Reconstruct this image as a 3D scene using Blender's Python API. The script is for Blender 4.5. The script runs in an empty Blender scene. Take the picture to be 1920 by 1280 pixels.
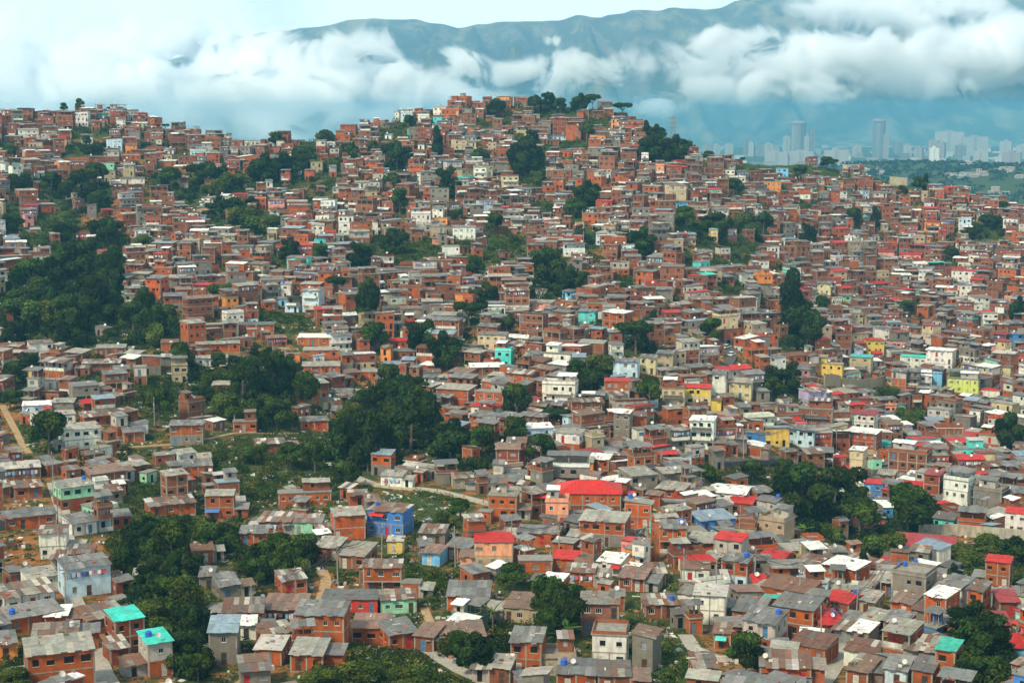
import bpy, math, random, colorsys
import numpy as np
from mathutils import Vector, noise as mnoise
R = math.radians
rnd = random.Random(7)
S = bpy.context.scene
COL = S.collection

# ------------------------------------------------------------------ camera
F, PITCH = 3000.0, R(8.06)
CP, SP = math.cos(PITCH), math.sin(PITCH)
cam_d = bpy.data.cameras.new('camera')
cam_d.sensor_width = 36.0; cam_d.lens = 36.0 * F / 1920.0
cam_d.clip_start = 1.0; cam_d.clip_end = 40000.0
cam = bpy.data.objects.new('camera', cam_d)
cam.location = (0, 0, 0); cam.rotation_euler = (R(90) - PITCH, 0, 0)
COL.objects.link(cam); S.camera = cam

def ray(u, v):
    "unit direction of a pixel of the 1920 x 1280 photograph"
    x, y = (u - 960.0) / F, (640.0 - v) / F
    d = np.array([x, CP + y * SP, -SP + y * CP])
    return d / np.linalg.norm(d)

def project(p):
    y, z = p[1] * CP - p[2] * SP, p[1] * SP + p[2] * CP
    return 960.0 + F * p[0] / y, 640.0 - F * z / y

# ------------------------------------------------------------------ terrain: hillside distances read off the photo
VT_U = [-600, -200, 0, 150, 230, 300, 430, 600, 700, 790, 900, 1000, 1080, 1150, 1205, 1250, 1330, 1400, 1500, 1600, 1680, 1760, 1860, 1920, 2100, 2600]
VT_V = [ 260,  235, 222, 205, 215, 245, 272, 268, 240, 212, 198,  192,  195,  208,  235,  268,  305,  308,  305,  322,  345,  365,  378,  388,  420,  470]
TV = [205, 250, 300, 400, 500, 600, 700, 800, 900, 1000, 1150, 1280, 1500]
TL = [987, 932, 876, 766, 671, 592, 524, 467, 407, 351, 294, 249, 186]     # left and middle
TR = [1105, 1074, 1042, 963, 861, 758, 663, 581, 508, 436, 303, 253, 186]     # right, behind the near spur
def dist(u, v):
    "distance of the ground seen at a pixel (vectorised)"
    t = np.clip((u - 1250.0) / 450.0, 0, 1); t = t * t * (3 - 2 * t)
    return np.interp(v, TV, TL) * (1 - t) + np.interp(v, TV, TR) * t

NA = 361
AZ = np.linspace(R(-34), R(34), NA)
RG = np.concatenate([np.arange(60, 1204, 4.0), np.geomspace(1208, 9300, 60)])
FLOOR = -185.0
def fbm2(x, y, s, seed=0.0, oct=3):
    out = np.zeros_like(x)
    flat = out.ravel(); xs, ys = x.ravel(), y.ravel()
    for i in range(flat.size):
        a, t = 1.0, 0.0
        for k in range(oct):
            q = (2 ** k) / s
            t += a * mnoise.noise((xs[i] * q, ys[i] * q, seed + 7.3 * k)); a *= 0.5
        flat[i] = t
    return out

RT = np.zeros(NA)
def build_height():
    H = np.zeros((NA, len(RG)))
    for i, az in enumerate(AZ):
        el = np.linspace(R(-27), R(3), 560)
        d = np.stack([np.sin(az) * np.cos(el), np.cos(az) * np.cos(el), np.sin(el)], 1)
        y, z = d[:, 1] * CP - d[:, 2] * SP, d[:, 1] * SP + d[:, 2] * CP
        u, v = 960 + F * d[:, 0] / y, 640 - F * z / y
        ok = v >= np.interp(u, VT_U, VT_V)
        u, v, el = u[ok], v[ok], el[ok]
        D = dist(u, v)
        r, zz = D * np.cos(el), D * np.sin(el)
        keep = np.concatenate([[True], np.diff(np.maximum.accumulate(r)) > 0.01])
        r, zz = r[keep], zz[keep]
        rt, zt = r[-1], zz[-1]; RT[i] = rt
        back_r = rt + np.array([10, 35, 90, 200, 450, 900, 1500])
        zf = FLOOR
        back_z = np.array([zt + .3, zt - 4, zt - 20, zt - 60, zt * .5 + zf * .5 - 40, zf + 6, zf])
        back_z = np.maximum(back_z, zf)
        H[i] = np.interp(RG, np.concatenate([[40], r, back_r, [9300]]), np.concatenate([[zz[0] + 3], zz, back_z, [zf]]))
    k = np.array([1, 4, 6, 4, 1.]) / 16
    Hp = np.pad(H, ((2, 2), (0, 0)), 'edge')
    H = sum(k[j] * Hp[j:j + NA] for j in range(5))
    A, RR = np.meshgrid(AZ, RG, indexing='ij')
    X, Y = RR * np.sin(A), RR * np.cos(A)
    n = fbm2(X, Y, 48.0, 3.1, 3)
    fade = np.clip((RR - 150) / 90, 0, 1) * np.clip((1400 - RR) / 300, 0, 1)
    H += 2.1 * n * fade
    # spurs and gullies running down the slope, flattening out at the crest
    rt = np.convolve(np.pad(RT, 6, 'edge'), np.ones(13) / 13, 'valid')[:, None]
    fold = fbm2(X * 2.6, Y, 230.0, 6.4, 2) + .35 * fbm2(X, Y, 90.0, 2.7, 1)
    H += 7.5 * fold * np.clip((RR - 290) / 130, 0, 1) * np.clip((rt - 25 - RR) / 130, 0, 1)
    # low wooded hills out in the valley, to the right
    def bump(cx, cy, sx, sy, h):
        return h * np.exp(-((X - cx) / sx) ** 2 - ((Y - cy) / sy) ** 2)
    far = np.clip((RR - 1600) / 450, 0, 1)
    n2 = fbm2(X, Y, 420.0, 9.0, 4)
    H += far * (bump(820, 3230, 480, 660, 78) + bump(1450, 3000, 420, 660, 62) + bump(300, 3950, 500, 480, 30) + n2 * 16 * (RR > 1900) * np.clip((6600 - RR) / 2400, 0.15, 1))
    return H, X, Y
H, HX, HY = build_height()
def ground(x, y):
    az, r = math.atan2(x, y), math.hypot(x, y)
    fi = (az - AZ[0]) / (AZ[1] - AZ[0]); fi = min(max(fi, 0), NA - 1.001)
    i = int(fi); fi -= i
    r = min(max(r, RG[0]), RG[-1] - .1)
    j = int(np.searchsorted(RG, r)) - 1; j = min(max(j, 0), len(RG) - 2)
    fj = (r - RG[j]) / (RG[j + 1] - RG[j])
    return (H[i, j] * (1 - fj) + H[i, j + 1] * fj) * (1 - fi) + (H[i + 1, j] * (1 - fj) + H[i + 1, j + 1] * fj) * fi
def at(u, v):
    "the ground point that a pixel of the photograph shows"
    d = ray(u, v); s = 140.0
    while s < 8000:
        p = d * s
        if p[2] < ground(p[0], p[1]):
            lo, hi = s - (4.0 if s < 1400 else 24.0), s
            for _ in range(12):
                m = (lo + hi) / 2; p = d * m
                if p[2] < ground(p[0], p[1]): hi = m
                else: lo = m
            p = d * hi
            return Vector((p[0], p[1], ground(p[0], p[1])))
        s += 4.0 if s < 1400 else 24.0
    return None

def on_hill(u, v):
    for k in range(40):
        p = at(u, v + k * 1.5)
        if p is not None and p.length < 1235: return p

# ------------------------------------------------------------------ node helpers
def new_mat(name):
    m = bpy.data.materials.new(name); m.use_nodes = True
    nt = m.node_tree; nt.nodes.clear()
    return m, nt
def nd(nt, t, **kw):
    n = nt.nodes.new(t)
    for k, v in kw.items():
        if k[0] == '_': setattr(n, k[1:], v)
        else: n.inputs[k.replace('_', ' ')].default_value = v
    return n
def ln(nt, a, b): nt.links.new(a, b)
def noise_n(nt, vec, scale, detail=4, rough=.55, dist=0):
    n = nd(nt, 'ShaderNodeTexNoise'); n.inputs['Scale'].default_value = scale; n.inputs['Detail'].default_value = detail
    n.inputs['Roughness'].default_value = rough; n.inputs['Distortion'].default_value = dist
    if vec is not None: ln(nt, vec, n.inputs['Vector'])
    return n.outputs['Fac']
def ramp(nt, fac, *stops):
    n = nt.nodes.new('ShaderNodeValToRGB'); e = n.color_ramp.elements
    while len(e) < len(stops): e.new(0.5)
    for el, (p, c) in zip(e, stops):
        el.position = p; el.color = (*c, 1) if hasattr(c, '__len__') else (c, c, c, 1)
    ln(nt, fac, n.inputs['Fac']); return n.outputs['Color']
def mix(nt, fac, a, b, mode='MIX'):
    n = nt.nodes.new('ShaderNodeMix'); n.data_type = 'RGBA'; n.blend_type = mode
    for sock, val in ((n.inputs['Factor'], fac), (n.inputs[6], a), (n.inputs[7], b)):
        if hasattr(val, 'is_linked'): ln(nt, val, sock)
        elif hasattr(val, '__len__'): sock.default_value = (*val, 1) if len(val) == 3 else val
        else: sock.default_value = val
    return n.outputs[2]
def math_n(nt, op, a, b=None, c=None, clamp=False):
    n = nt.nodes.new('ShaderNodeMath'); n.operation = op; n.use_clamp = clamp
    for i, x in enumerate((a, b, c)):
        if x is None: continue
        if hasattr(x, 'is_linked'): ln(nt, x, n.inputs[i])
        else: n.inputs[i].default_value = x
    return n.outputs[0]
def pos(nt): return nt.nodes.new('ShaderNodeNewGeometry').outputs['Position']
def finish(nt, color, rough=.85, bump=None, spec=.25, metal=0.0, bs=.3):
    b = nd(nt, 'ShaderNodeBsdfPrincipled'); o = nd(nt, 'ShaderNodeOutputMaterial')
    if hasattr(color, 'is_linked'): ln(nt, color, b.inputs['Base Color'])
    else: b.inputs['Base Color'].default_value = (*color, 1)
    if hasattr(rough, 'is_linked'): ln(nt, rough, b.inputs['Roughness'])
    else: b.inputs['Roughness'].default_value = rough
    b.inputs['Specular IOR Level'].default_value = spec; b.inputs['Metallic'].default_value = metal
    if bump is not None:
        n = nd(nt, 'ShaderNodeBump'); n.inputs['Strength'].default_value = bs; n.inputs['Distance'].default_value = .1
        ln(nt, bump, n.inputs['Height']); ln(nt, n.outputs[0], b.inputs['Normal'])
    ln(nt, b.outputs[0], o.inputs['Surface']); return b

def tag(o, label=None, cat=None, group=None, kind=None):
    if label: o['label'] = label
    if cat: o['category'] = cat
    if group: o['group'] = group
    if kind: o['kind'] = kind
    return o
def link(name, data, parent=None):
    o = bpy.data.objects.new(name, data); COL.objects.link(o)
    if parent is not None: o.parent = parent
    return o

# ------------------------------------------------------------------ sky, sun, view
SUN_EL, SUN_AZ = R(46), R(-38)          # azimuth from behind the camera, to the left
w = bpy.data.worlds.new('World'); S.world = w; w.use_nodes = True
nt = w.node_tree; nt.nodes.clear()
sky = nd(nt, 'ShaderNodeTexSky', _sky_type='NISHITA', _sun_disc=False)
sky.sun_elevation = SUN_EL
sky.air_density = 1.0; sky.dust_density = 1.5; sky.ozone_density = 1.0
sund = Vector((math.sin(SUN_AZ) * math.cos(SUN_EL), -math.cos(SUN_AZ) * math.cos(SUN_EL), math.sin(SUN_EL)))   # towards the sun
sky.sun_rotation = math.atan2(sund.x, sund.y)
tc = nd(nt, 'ShaderNodeTexCoord')
sv = nd(nt, 'ShaderNodeSeparateXYZ'); ln(nt, tc.outputs['Generated'], sv.inputs[0])
n1 = noise_n(nt, tc.outputs['Generated'], 3.2, 6, .55, .4)
up = math_n(nt, 'MULTIPLY', sv.outputs[2], 1.0)
cov = math_n(nt, 'ADD', n1, math_n(nt, 'MULTIPLY', math_n(nt, 'SUBTRACT', .55, sv.outputs[0]), .10))
cl = ramp(nt, cov, (.30, 0.0), (.52, 1.0))
tint = mix(nt, 1.0, sky.outputs[0], (1.0, 1.0, .90), 'MULTIPLY')
white = mix(nt, n1, (14.5, 16.2, 15.4), (18.0, 19.8, 18.8))
low = ramp(nt, sv.outputs[2], (.22, 1.0), (.70, .24))
skyc = mix(nt, math_n(nt, 'MULTIPLY', cl, low), tint, white)
bg = nd(nt, 'ShaderNodeBackground'); bg.inputs['Strength'].default_value = .1
ln(nt, skyc, bg.inputs['Color'])
ow = nd(nt, 'ShaderNodeOutputWorld'); ln(nt, bg.outputs[0], ow.inputs['Surface'])
w.cycles.sampling_method = 'MANUAL'; w.cycles.sample_map_resolution = 512

sd = bpy.data.lights.new('sun', 'SUN'); sd.energy = 4.4; sd.angle = R(8); sd.color = (1.0, .86, .62)
sun = link('sun', sd); sun.rotation_euler = sund.to_track_quat('Z', 'Y').to_euler()

S.view_settings.view_transform = 'Standard'; S.view_settings.look = 'None'
S.view_settings.gamma = 1.0; S.view_settings.exposure = 0.13
cy = S.cycles
cy.max_bounces = 44; cy.diffuse_bounces = 2; cy.glossy_bounces = 1; cy.transmission_bounces = 2; cy.transparent_max_bounces = 12
cy.volume_bounces = 40; cy.use_denoising = True; cy.caustics_reflective = False; cy.caustics_refractive = False
try: cy.denoiser = 'OPENIMAGEDENOISE'; cy.denoising_input_passes = 'RGB_ALBEDO_NORMAL'; cy.denoising_prefilter = 'ACCURATE'
except Exception: pass
cy.use_adaptive_sampling = True; cy.adaptive_threshold = .01
cy.volume_max_steps = 128
S.render.use_persistent_data = False

# ------------------------------------------------------------------ ground sheet
def grid_mesh(name, X, Y, Z):
    n, m = X.shape
    me = bpy.data.meshes.new(name)
    v = np.stack([X, Y, Z], -1).reshape(-1, 3)
    i = np.arange(n * m).reshape(n, m)
    q = np.stack([i[:-1, :-1], i[1:, :-1], i[1:, 1:], i[:-1, 1:]], -1).reshape(-1, 4)
    me.from_pydata(v.tolist(), [], q.tolist())
    me.polygons.foreach_set('use_smooth', [True] * len(me.polygons)); me.update()
    return me
HAZE_C=(.17,.53,.80); HAZE_D=.000095
MIST_C=(.28,.58,.84); MIST_D=.00023
CLOUD_D=.055
CLOUDS=[(130,170,640,190,10920,800,'broad white cloud bank pouring behind the houses on the far hilltop',0),
(560,225,460,170,10764,700,'thick white cloud bank filling the dip behind the low saddle of the ridge',10),
(250,235,640,130,10500,600,'low fog bank lying closest behind the left half of the ridge',0),
(870,205,260,80,10608,420,'wispy end of the cloud bank drifting behind the highest hill',14),
(440,105,190,75,10700,360,'rounded cloud top covering the end of the mountain crest',0),
(660,120,150,60,10560,260,'torn wisps of cloud climbing the dark mountain slope',-30),
(1560,125,420,85,10920,600,'long bright cloud band hanging over the towers before the mountains',0),
(1880,105,260,95,11076,500,'tall white cloud heap beside the mast on the mountain',0),
(1660,10,260,62,11400,500,'upper white cloud hiding the mountain top above the long bright band',0),
(1100,125,150,58,10452,300,'small grey white puff floating before the blue slope',0),
(985,150,180,42,10500,260,'thin pale streak of cloud left of the small grey white puff',6),
(632,92,34,46,10400,160,'little upright wisp before the dark mountain slope',-12),
(742,140,80,40,10420,200,'slanting wisp of cloud trailing down towards the highest hill',24),
(880,120,70,34,10420,180,'ragged puff hanging above the highest hill',20),
(1040,78,60,20,10420,160,'thin scrap of cloud high above the hilltop trees',0),
(1330,80,60,36,10440,180,'ragged left horn of the long bright band',-20),
(1450,165,220,44,10440,260,'faint grey underside of the band above the ribbed skyscraper',0),
(1215,198,90,30,10452,220,'flat little cloud just above the steel pylon',0),
]
# ------------------------------------------------------------------ mountains, clouds, haze
def mountain_mesh():
    xs = np.linspace(-7500, 7500, 260); ys = np.linspace(9440, 19500, 134)
    X, Y = np.meshgrid(xs, ys, indexing='ij')
    # silhouette heights read off the photo at about 15 km
    prof_u = [-1500, 0, 300, 420, 500, 600, 700, 800, 900, 970, 1010, 1100, 1200, 1260, 1320, 1400, 1500, 1700, 1860, 1960, 2600, 3600]
    prof_v = [150, 160, 120, 76, 60, 44, 36, 40, 46, 42, 34, 30, 20, 12, 20, -4, -40, -90, -30, -70, -140, -200]
    crest = 15000 + 700 * np.sin(X / 2300.0)
    ux = 960 + F * X / crest
    top = np.interp(ux, prof_u, prof_v)
    el = np.arctan((640 - top) / F) - PITCH
    zt = crest * np.tan(el)
    t = np.clip((Y - 10200) / (crest - 10200), 0, 2)
    base = FLOOR + (zt - FLOOR) * np.where(t < 1, t ** 1.25, np.maximum(0, 1 - (t - 1) * 1.3))
    rid = np.zeros_like(X); a = 1.0
    for k in range(5):
        q = 2 ** k / 1500.0
        n = np.vectorize(lambda x, y: mnoise.noise((x * q * 2.4, y * q * .35, 5.1 + 9 * k)))(X, Y)
        rid += a * (1 - 2.2 * np.abs(n)); a *= .5
    mask = np.clip(t * 3, 0, 1) * np.clip(np.abs(t - 1) * 3.2, 0.08, 1)
    Z = base + (rid - 1.0) * 400 * mask
    return grid_mesh('mountains', X, Y, Z)
m, nt = new_mat('mountain_forest')
p = pos(nt)
mp = nd(nt, 'ShaderNodeMapping'); ln(nt, p, mp.inputs['Vector']); mp.inputs['Scale'].default_value = (1, .22, 1)
f = noise_n(nt, mp.outputs[0], 1 / 190.0, 8, .68)
c = ramp(nt, f, (.30, (.025, .045, .026)), (.48, (.06, .085, .04)), (.57, (.19, .185, .09)), (.72, (.30, .26, .15)))  # pale yellowish stops paint sunlit patches into the forest colour
finish(nt, c, .95, noise_n(nt, mp.outputs[0], 1 / 40.0, 6, .7), bs=1.0)
mo = link('mountains', mountain_mesh()); mo.data.materials.append(m); tag(mo, kind='structure')

def box_mesh(name, a, b):
    me = bpy.data.meshes.new(name)
    v = [(x, y, z) for x in (a[0], b[0]) for y in (a[1], b[1]) for z in (a[2], b[2])]
    me.from_pydata(v, [], [(0, 1, 3, 2), (4, 6, 7, 5), (0, 4, 5, 1), (2, 3, 7, 6), (0, 2, 6, 4), (1, 5, 7, 3)])
    return me
def vol_mat(name, color, dens, aniso=0.0):
    m, nt = new_mat(name)
    pv = nd(nt, 'ShaderNodeVolumePrincipled'); pv.inputs['Color'].default_value = (*color, 1)
    pv.inputs['Density'].default_value = dens; pv.inputs['Anisotropy'].default_value = aniso
    o = nd(nt, 'ShaderNodeOutputMaterial'); ln(nt, pv.outputs[0], o.inputs['Volume'])
    return m, nt, pv
HAZE_TOP = 64.0
hz = link('haze', box_mesh('haze', (-5600, -60, FLOOR - 40), (5600, 9420, HAZE_TOP)))
hm, _, _ = vol_mat('haze', HAZE_C, HAZE_D, .0); hz.data.materials.append(hm); tag(hz, kind='stuff')
# thin mist in the air before the mountains
ms = link('mist', box_mesh('mist', (-7600, 9450, FLOOR - 40), (7600, 13400, 1500)))
mm, _, _ = vol_mat('mist', MIST_C, MIST_D, .0); ms.data.materials.append(mm); tag(ms, kind='stuff')

def ico(name, sub=3):
    import bmesh
    bm = bmesh.new(); bmesh.ops.create_icosphere(bm, subdivisions=sub, radius=1.0)
    me = bpy.data.meshes.new(name); bm.to_mesh(me); bm.free(); return me
cm, nt, pv = vol_mat('cloud', (1, 1, 1), .01, .0)
tc = nd(nt, 'ShaderNodeTexCoord')
ln_ = nd(nt, 'ShaderNodeVectorMath', _operation='LENGTH'); ln(nt, tc.outputs['Object'], ln_.inputs[0])
sx = nd(nt, 'ShaderNodeSeparateXYZ'); ln(nt, tc.outputs['Object'], sx.inputs[0])
fall = math_n(nt, 'SUBTRACT', 1.0, math_n(nt, 'POWER', ln_.outputs['Value'], 2.0))
mp = nd(nt, 'ShaderNodeMapping'); ln(nt, pos(nt), mp.inputs['Vector']); mp.inputs['Scale'].default_value = (1, .7, 1.25)
nz = noise_n(nt, mp.outputs[0], 1 / 330.0, 9, .66, .6)
den = math_n(nt, 'ADD', math_n(nt, 'MULTIPLY', fall, .75), math_n(nt, 'MULTIPLY', math_n(nt, 'SUBTRACT', nz, .59), 4.0))
den = math_n(nt, 'MULTIPLY', math_n(nt, 'MAXIMUM', den, 0.0), math_n(nt, 'MAXIMUM', fall, 0.0))
den = math_n(nt, 'MULTIPLY', den, CLOUD_D)
ln(nt, den, pv.inputs['Density'])
def cloud(u, v, ru, rv, y, ry, label, tilt=0):
    k = y / F; el = math.atan((640 - v) / F) - PITCH
    o = link('cloud_bank', CLOUD_ME); o.location = ((u - 960) * k / CP * .98, y, y * math.tan(el))
    o.scale = (ru * k, ry, rv * k); o.rotation_euler = (0, R(tilt), 0)
    tag(o, label, 'cloud', 'low clouds before the mountains')
CLOUD_ME = ico('cloud_bank'); CLOUD_ME.materials.append(cm)
for a in CLOUDS: cloud(*a)
# ------------------------------------------------------------------ materials
def tint_n(nt):
    n = nt.nodes.new('ShaderNodeAttribute'); n.attribute_name = 'tint'; return n.outputs['Color']
def streaks(nt, p, sx=1.3, sz=.25):
    mp = nd(nt, 'ShaderNodeMapping'); ln(nt, p, mp.inputs['Vector']); mp.inputs['Scale'].default_value = (sx, sx, sz)
    return noise_n(nt, mp.outputs[0], 1.0, 4, .6)
MAT = {}
def brick_mat():
    m, nt = new_mat('hollow_brick'); p = pos(nt); t = tint_n(nt)
    a = ramp(nt, noise_n(nt, p, .55, 4, .6), (.30, (.62, .60, .62)), (.55, (1, 1, 1)), (.75, (1.25, 1.18, 1.12)))
    c = mix(nt, 1.0, t, a, 'MULTIPLY')
    s = ramp(nt, streaks(nt, p), (.42, 0.0), (.72, .6))
    c = mix(nt, s, c, (.15, .095, .065))
    sx = nd(nt, 'ShaderNodeSeparateXYZ'); ln(nt, p, sx.inputs[0])
    cb = nd(nt, 'ShaderNodeCombineXYZ'); ln(nt, math_n(nt, 'ADD', sx.outputs[0], math_n(nt, 'MULTIPLY', sx.outputs[1], .8)), cb.inputs[0]); ln(nt, sx.outputs[2], cb.inputs[1])
    b = nd(nt, 'ShaderNodeTexBrick'); ln(nt, cb.outputs[0], b.inputs['Vector'])
    b.inputs['Scale'].default_value = 1.0; b.inputs['Brick Width'].default_value = .42; b.inputs['Row Height'].default_value = .26; b.inputs['Mortar Size'].default_value = .018
    b.inputs['Color1'].default_value = (1, 1, 1, 1); b.inputs['Color2'].default_value = (.80, .76, .74, 1); b.inputs['Mortar'].default_value = (.75, .82, .86, 1)
    c = mix(nt, .75, c, mix(nt, 1.0, c, b.outputs[0], 'MULTIPLY'))
    finish(nt, c, .95, spec=.1); return m
def plaster_mat(name, dirt=.55, rough=.85):
    m, nt = new_mat(name); p = pos(nt); t = tint_n(nt)
    a = ramp(nt, noise_n(nt, p, .7, 5, .62), (.30, (.74, .74, .72)), (.58, (1, 1, 1)))
    c = mix(nt, 1.0, t, a, 'MULTIPLY')
    s = ramp(nt, streaks(nt, p), (.46, 0.0), (.78, dirt))
    c = mix(nt, s, c, (.11, .095, .08))
    finish(nt, c, rough, spec=.2); return m
def metal_mat():
    m, nt = new_mat('tin_sheet'); p = pos(nt); t = tint_n(nt)
    a = ramp(nt, noise_n(nt, p, 1.1, 5, .65), (.30, (.62, .62, .63)), (.60, (1.08, 1.08, 1.08)))
    c = mix(nt, 1.0, t, a, 'MULTIPLY')
    f = noise_n(nt, p, .45, 6, .72)
    r = ramp(nt, f, (.50, 0.0), (.68, .85))
    c = mix(nt, r, c, mix(nt, .45, t, (.15, .075, .045)))
    finish(nt, c, ramp(nt, f, (.3, .52), (.7, .85)), spec=.35); return m
MAT['brick'] = brick_mat()
MAT['plaster'] = plaster_mat('plaster')
MAT['concrete'] = plaster_mat('concrete', .7, .92)
MAT['metal'] = metal_mat()
m, nt = new_mat('dark_opening'); finish(nt, (.012, .012, .014), .25, spec=.4); MAT['void'] = m  # dark glass; in bare openings and gaps it paints the unlit inside
m, nt = new_mat('painted'); finish(nt, mix(nt, 1.0, tint_n(nt), ramp(nt, noise_n(nt, pos(nt), 1.4, 3), (.3, .75), (.6, 1.0)), 'MULTIPLY'), .5, spec=.4); MAT['paint'] = m
MK = ['brick', 'plaster', 'concrete', 'metal', 'void', 'paint']
MI = {k: i for i, k in enumerate(MK)}

class MB:
    "collects faces with a material and a tint each"
    def __init__(s): s.v, s.f, s.m, s.c = [], [], [], []
    def quad(s, a, b, c, d, mat, col):
        i = len(s.v); s.v += [a, b, c, d]; s.f.append((i, i + 1, i + 2, i + 3)); s.m.append(mat); s.c.append(col)
    def tri(s, a, b, c, mat, col):
        i = len(s.v); s.v += [a, b, c]; s.f.append((i, i + 1, i + 2)); s.m.append(mat); s.c.append(col)
    def hexa(s, P, mat, col, bottom=True):
        "eight corners: bottom ring 0-3 then top ring 4-7, counter-clockwise from above"
        i = len(s.v); s.v += P
        fs = [(4, 5, 6, 7), (0, 1, 5, 4), (1, 2, 6, 5), (2, 3, 7, 6), (3, 0, 4, 7)]
        if bottom: fs.append((3, 2, 1, 0))
        for f in fs: s.f.append(tuple(i + k for k in f)); s.m.append(mat); s.c.append(col)
    def box(s, x0, y0, z0, x1, y1, z1, mat, col, bottom=True):
        s.hexa([(x0, y0, z0), (x1, y0, z0), (x1, y1, z0), (x0, y1, z0), (x0, y0, z1), (x1, y0, z1), (x1, y1, z1), (x0, y1, z1)], mat, col, bottom)
    def tube(s, x, y, z0, z1, r0, r1, n, mat, col, cap=True):
        i = len(s.v)
        for z, r in ((z0, r0), (z1, r1)):
            s.v += [(x + r * math.cos(2 * math.pi * k / n), y + r * math.sin(2 * math.pi * k / n), z) for k in range(n)]
        for k in range(n):
            q = (k + 1) % n; s.f.append((i + k, i + q, i + n + q, i + n + k)); s.m.append(mat); s.c.append(col)
        if cap: s.f.append(tuple(i + n + k for k in range(n))); s.m.append(mat); s.c.append(col)
    def add(s, o, M=None):
        i = len(s.v)
        s.v += [tuple(M @ Vector(p)) for p in o.v] if M is not None else o.v
        s.f += [tuple(k + i for k in f) for f in o.f]; s.m += o.m; s.c += o.c
    def mesh(s, name):
        me = bpy.data.meshes.new(name); me.from_pydata(s.v, [], s.f)
        used = sorted(set(s.m)); remap = {k: j for j, k in enumerate(used)}
        for k in used: me.materials.append(MAT[MK[k]])
        if len(used) > 1: me.polygons.foreach_set('material_index', [remap[k] for k in s.m])
        at_ = me.color_attributes.new('tint', 'FLOAT_COLOR', 'CORNER')
        n = np.fromiter((len(f) for f in s.f), int)
        cc = np.repeat(np.array([(*c, 1.0) for c in s.c], dtype=np.float32), n, axis=0)
        at_.data.foreach_set('color', cc.ravel()); me.update(); return me
    def build(s, name, parent=None):
        return link(name, s.mesh(name), parent) if s.f else None
# ------------------------------------------------------------------ one house
BR, PL, CO, ME_, VO, PA = range(6)
WALL = {'brown': (ME_, (.20, .085, .06)), 'brick': (BR, (.42, .090, .016)), 'dull': (BR, (.235, .079, .036)), 'red brick': (BR, (.26, .064, .029)), 'cement': (PL, (.19, .17, .145)), 'beige': (PL, (.38, .30, .19)),
        'white': (PL, (.64, .65, .59)), 'cream': (PL, (.52, .45, .27)), 'yellow': (PL, (.64, .46, .09)), 'blue': (PL, (.05, .19, .50)), 'sky blue': (PL, (.16, .46, .70)), 'pale blue': (PL, (.45, .60, .68)),
        'turquoise': (PL, (.08, .56, .52)), 'mint': (PL, (.26, .58, .40)), 'pink': (PL, (.66, .30, .26)), 'salmon': (PL, (.68, .30, .17)), 'red': (PL, (.52, .035, .02)), 'lilac': (PL, (.45, .38, .62)), 'orange': (PL, (.66, .24, .05)), 'lime': (PL, (.50, .56, .12))}
ROOF = {'zinc': [(.145, .150, .150), (.125, .132, .136), (.18, .182, .178), (.10, .105, .105)], 'old': [(.17, .16, .145), (.15, .095, .065), (.12, .058, .038), (.23, .21, .18), (.10, .09, .082), (.16, .08, .05), (.40, .39, .36)],
        'white': [(.66, .70, .69), (.60, .64, .63), (.70, .72, .69)], 'pale': [(.26, .26, .225), (.225, .23, .20), (.30, .285, .245)], 'blue': [(.20, .28, .35), (.17, .24, .31)], 'red': [(.44, .016, .012), (.39, .014, .012)],
        'turquoise': [(.03, .50, .42)], 'green': [(.03, .36, .27)], 'brown': [(.17, .11, .085), (.21, .13, .10), (.15, .11, .09)], 'maroon': [(.26, .035, .04), (.22, .03, .035)], 'conc': [(.23, .22, .195)], 'teal': [(.05, .38, .40)]}
SH = 2.7
def jit(c, a, r): return tuple(max(.005, x * (1 + r.uniform(-a, a))) for x in c)
def vary(c, a, r):
    k = 1 + r.uniform(-a, a); return tuple(max(.005, x * k * (1 + r.uniform(-.05, .05))) for x in c)

def facade(mb, o, d, n, L, z0, z1, ops, mat, col, reveal, wins, pane=True):
    "a wall with real openings; o start, d along, n outward (all 2D). ops: (a, b, za, zb, kind)"
    P = lambda t, z, k=0.0: (o[0] + d[0] * t - n[0] * k, o[1] + d[1] * t - n[1] * k, z)
    x = 0.0
    for (a, b, za, zb, kind) in sorted(ops):
        if a > x + .01: mb.quad(P(x, z0), P(a, z0), P(a, z1), P(x, z1), mat, col)
        if za > z0 + .01: mb.quad(P(a, z0), P(b, z0), P(b, za), P(a, za), mat, col)
        if zb < z1 - .01: mb.quad(P(a, zb), P(b, zb), P(b, z1), P(a, z1), mat, col)
        if reveal:
            k = .16
            mb.quad(P(a, za), P(a, za, k), P(a, zb, k), P(a, zb), mat, col); mb.quad(P(b, za, k), P(b, za), P(b, zb), P(b, zb, k), mat, col)
            mb.quad(P(a, zb), P(a, zb, k), P(b, zb, k), P(b, zb), mat, col); mb.quad(P(a, za, k), P(a, za), P(b, za), P(b, za, k), mat, col)
            wins.append((P((a + b) / 2, za, .0), math.atan2(d[1], d[0]), b - a, zb - za, kind))
        elif pane:
            q = (int(a * 977 + za * 331 + L * 557) % 10)
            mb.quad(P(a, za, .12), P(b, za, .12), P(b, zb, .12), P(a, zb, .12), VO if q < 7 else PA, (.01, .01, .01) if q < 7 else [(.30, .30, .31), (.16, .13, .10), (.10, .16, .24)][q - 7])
        x = b
    if x < L - .01: mb.quad(P(x, z0), P(L, z0), P(L, z1), P(x, z1), mat, col)

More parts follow.
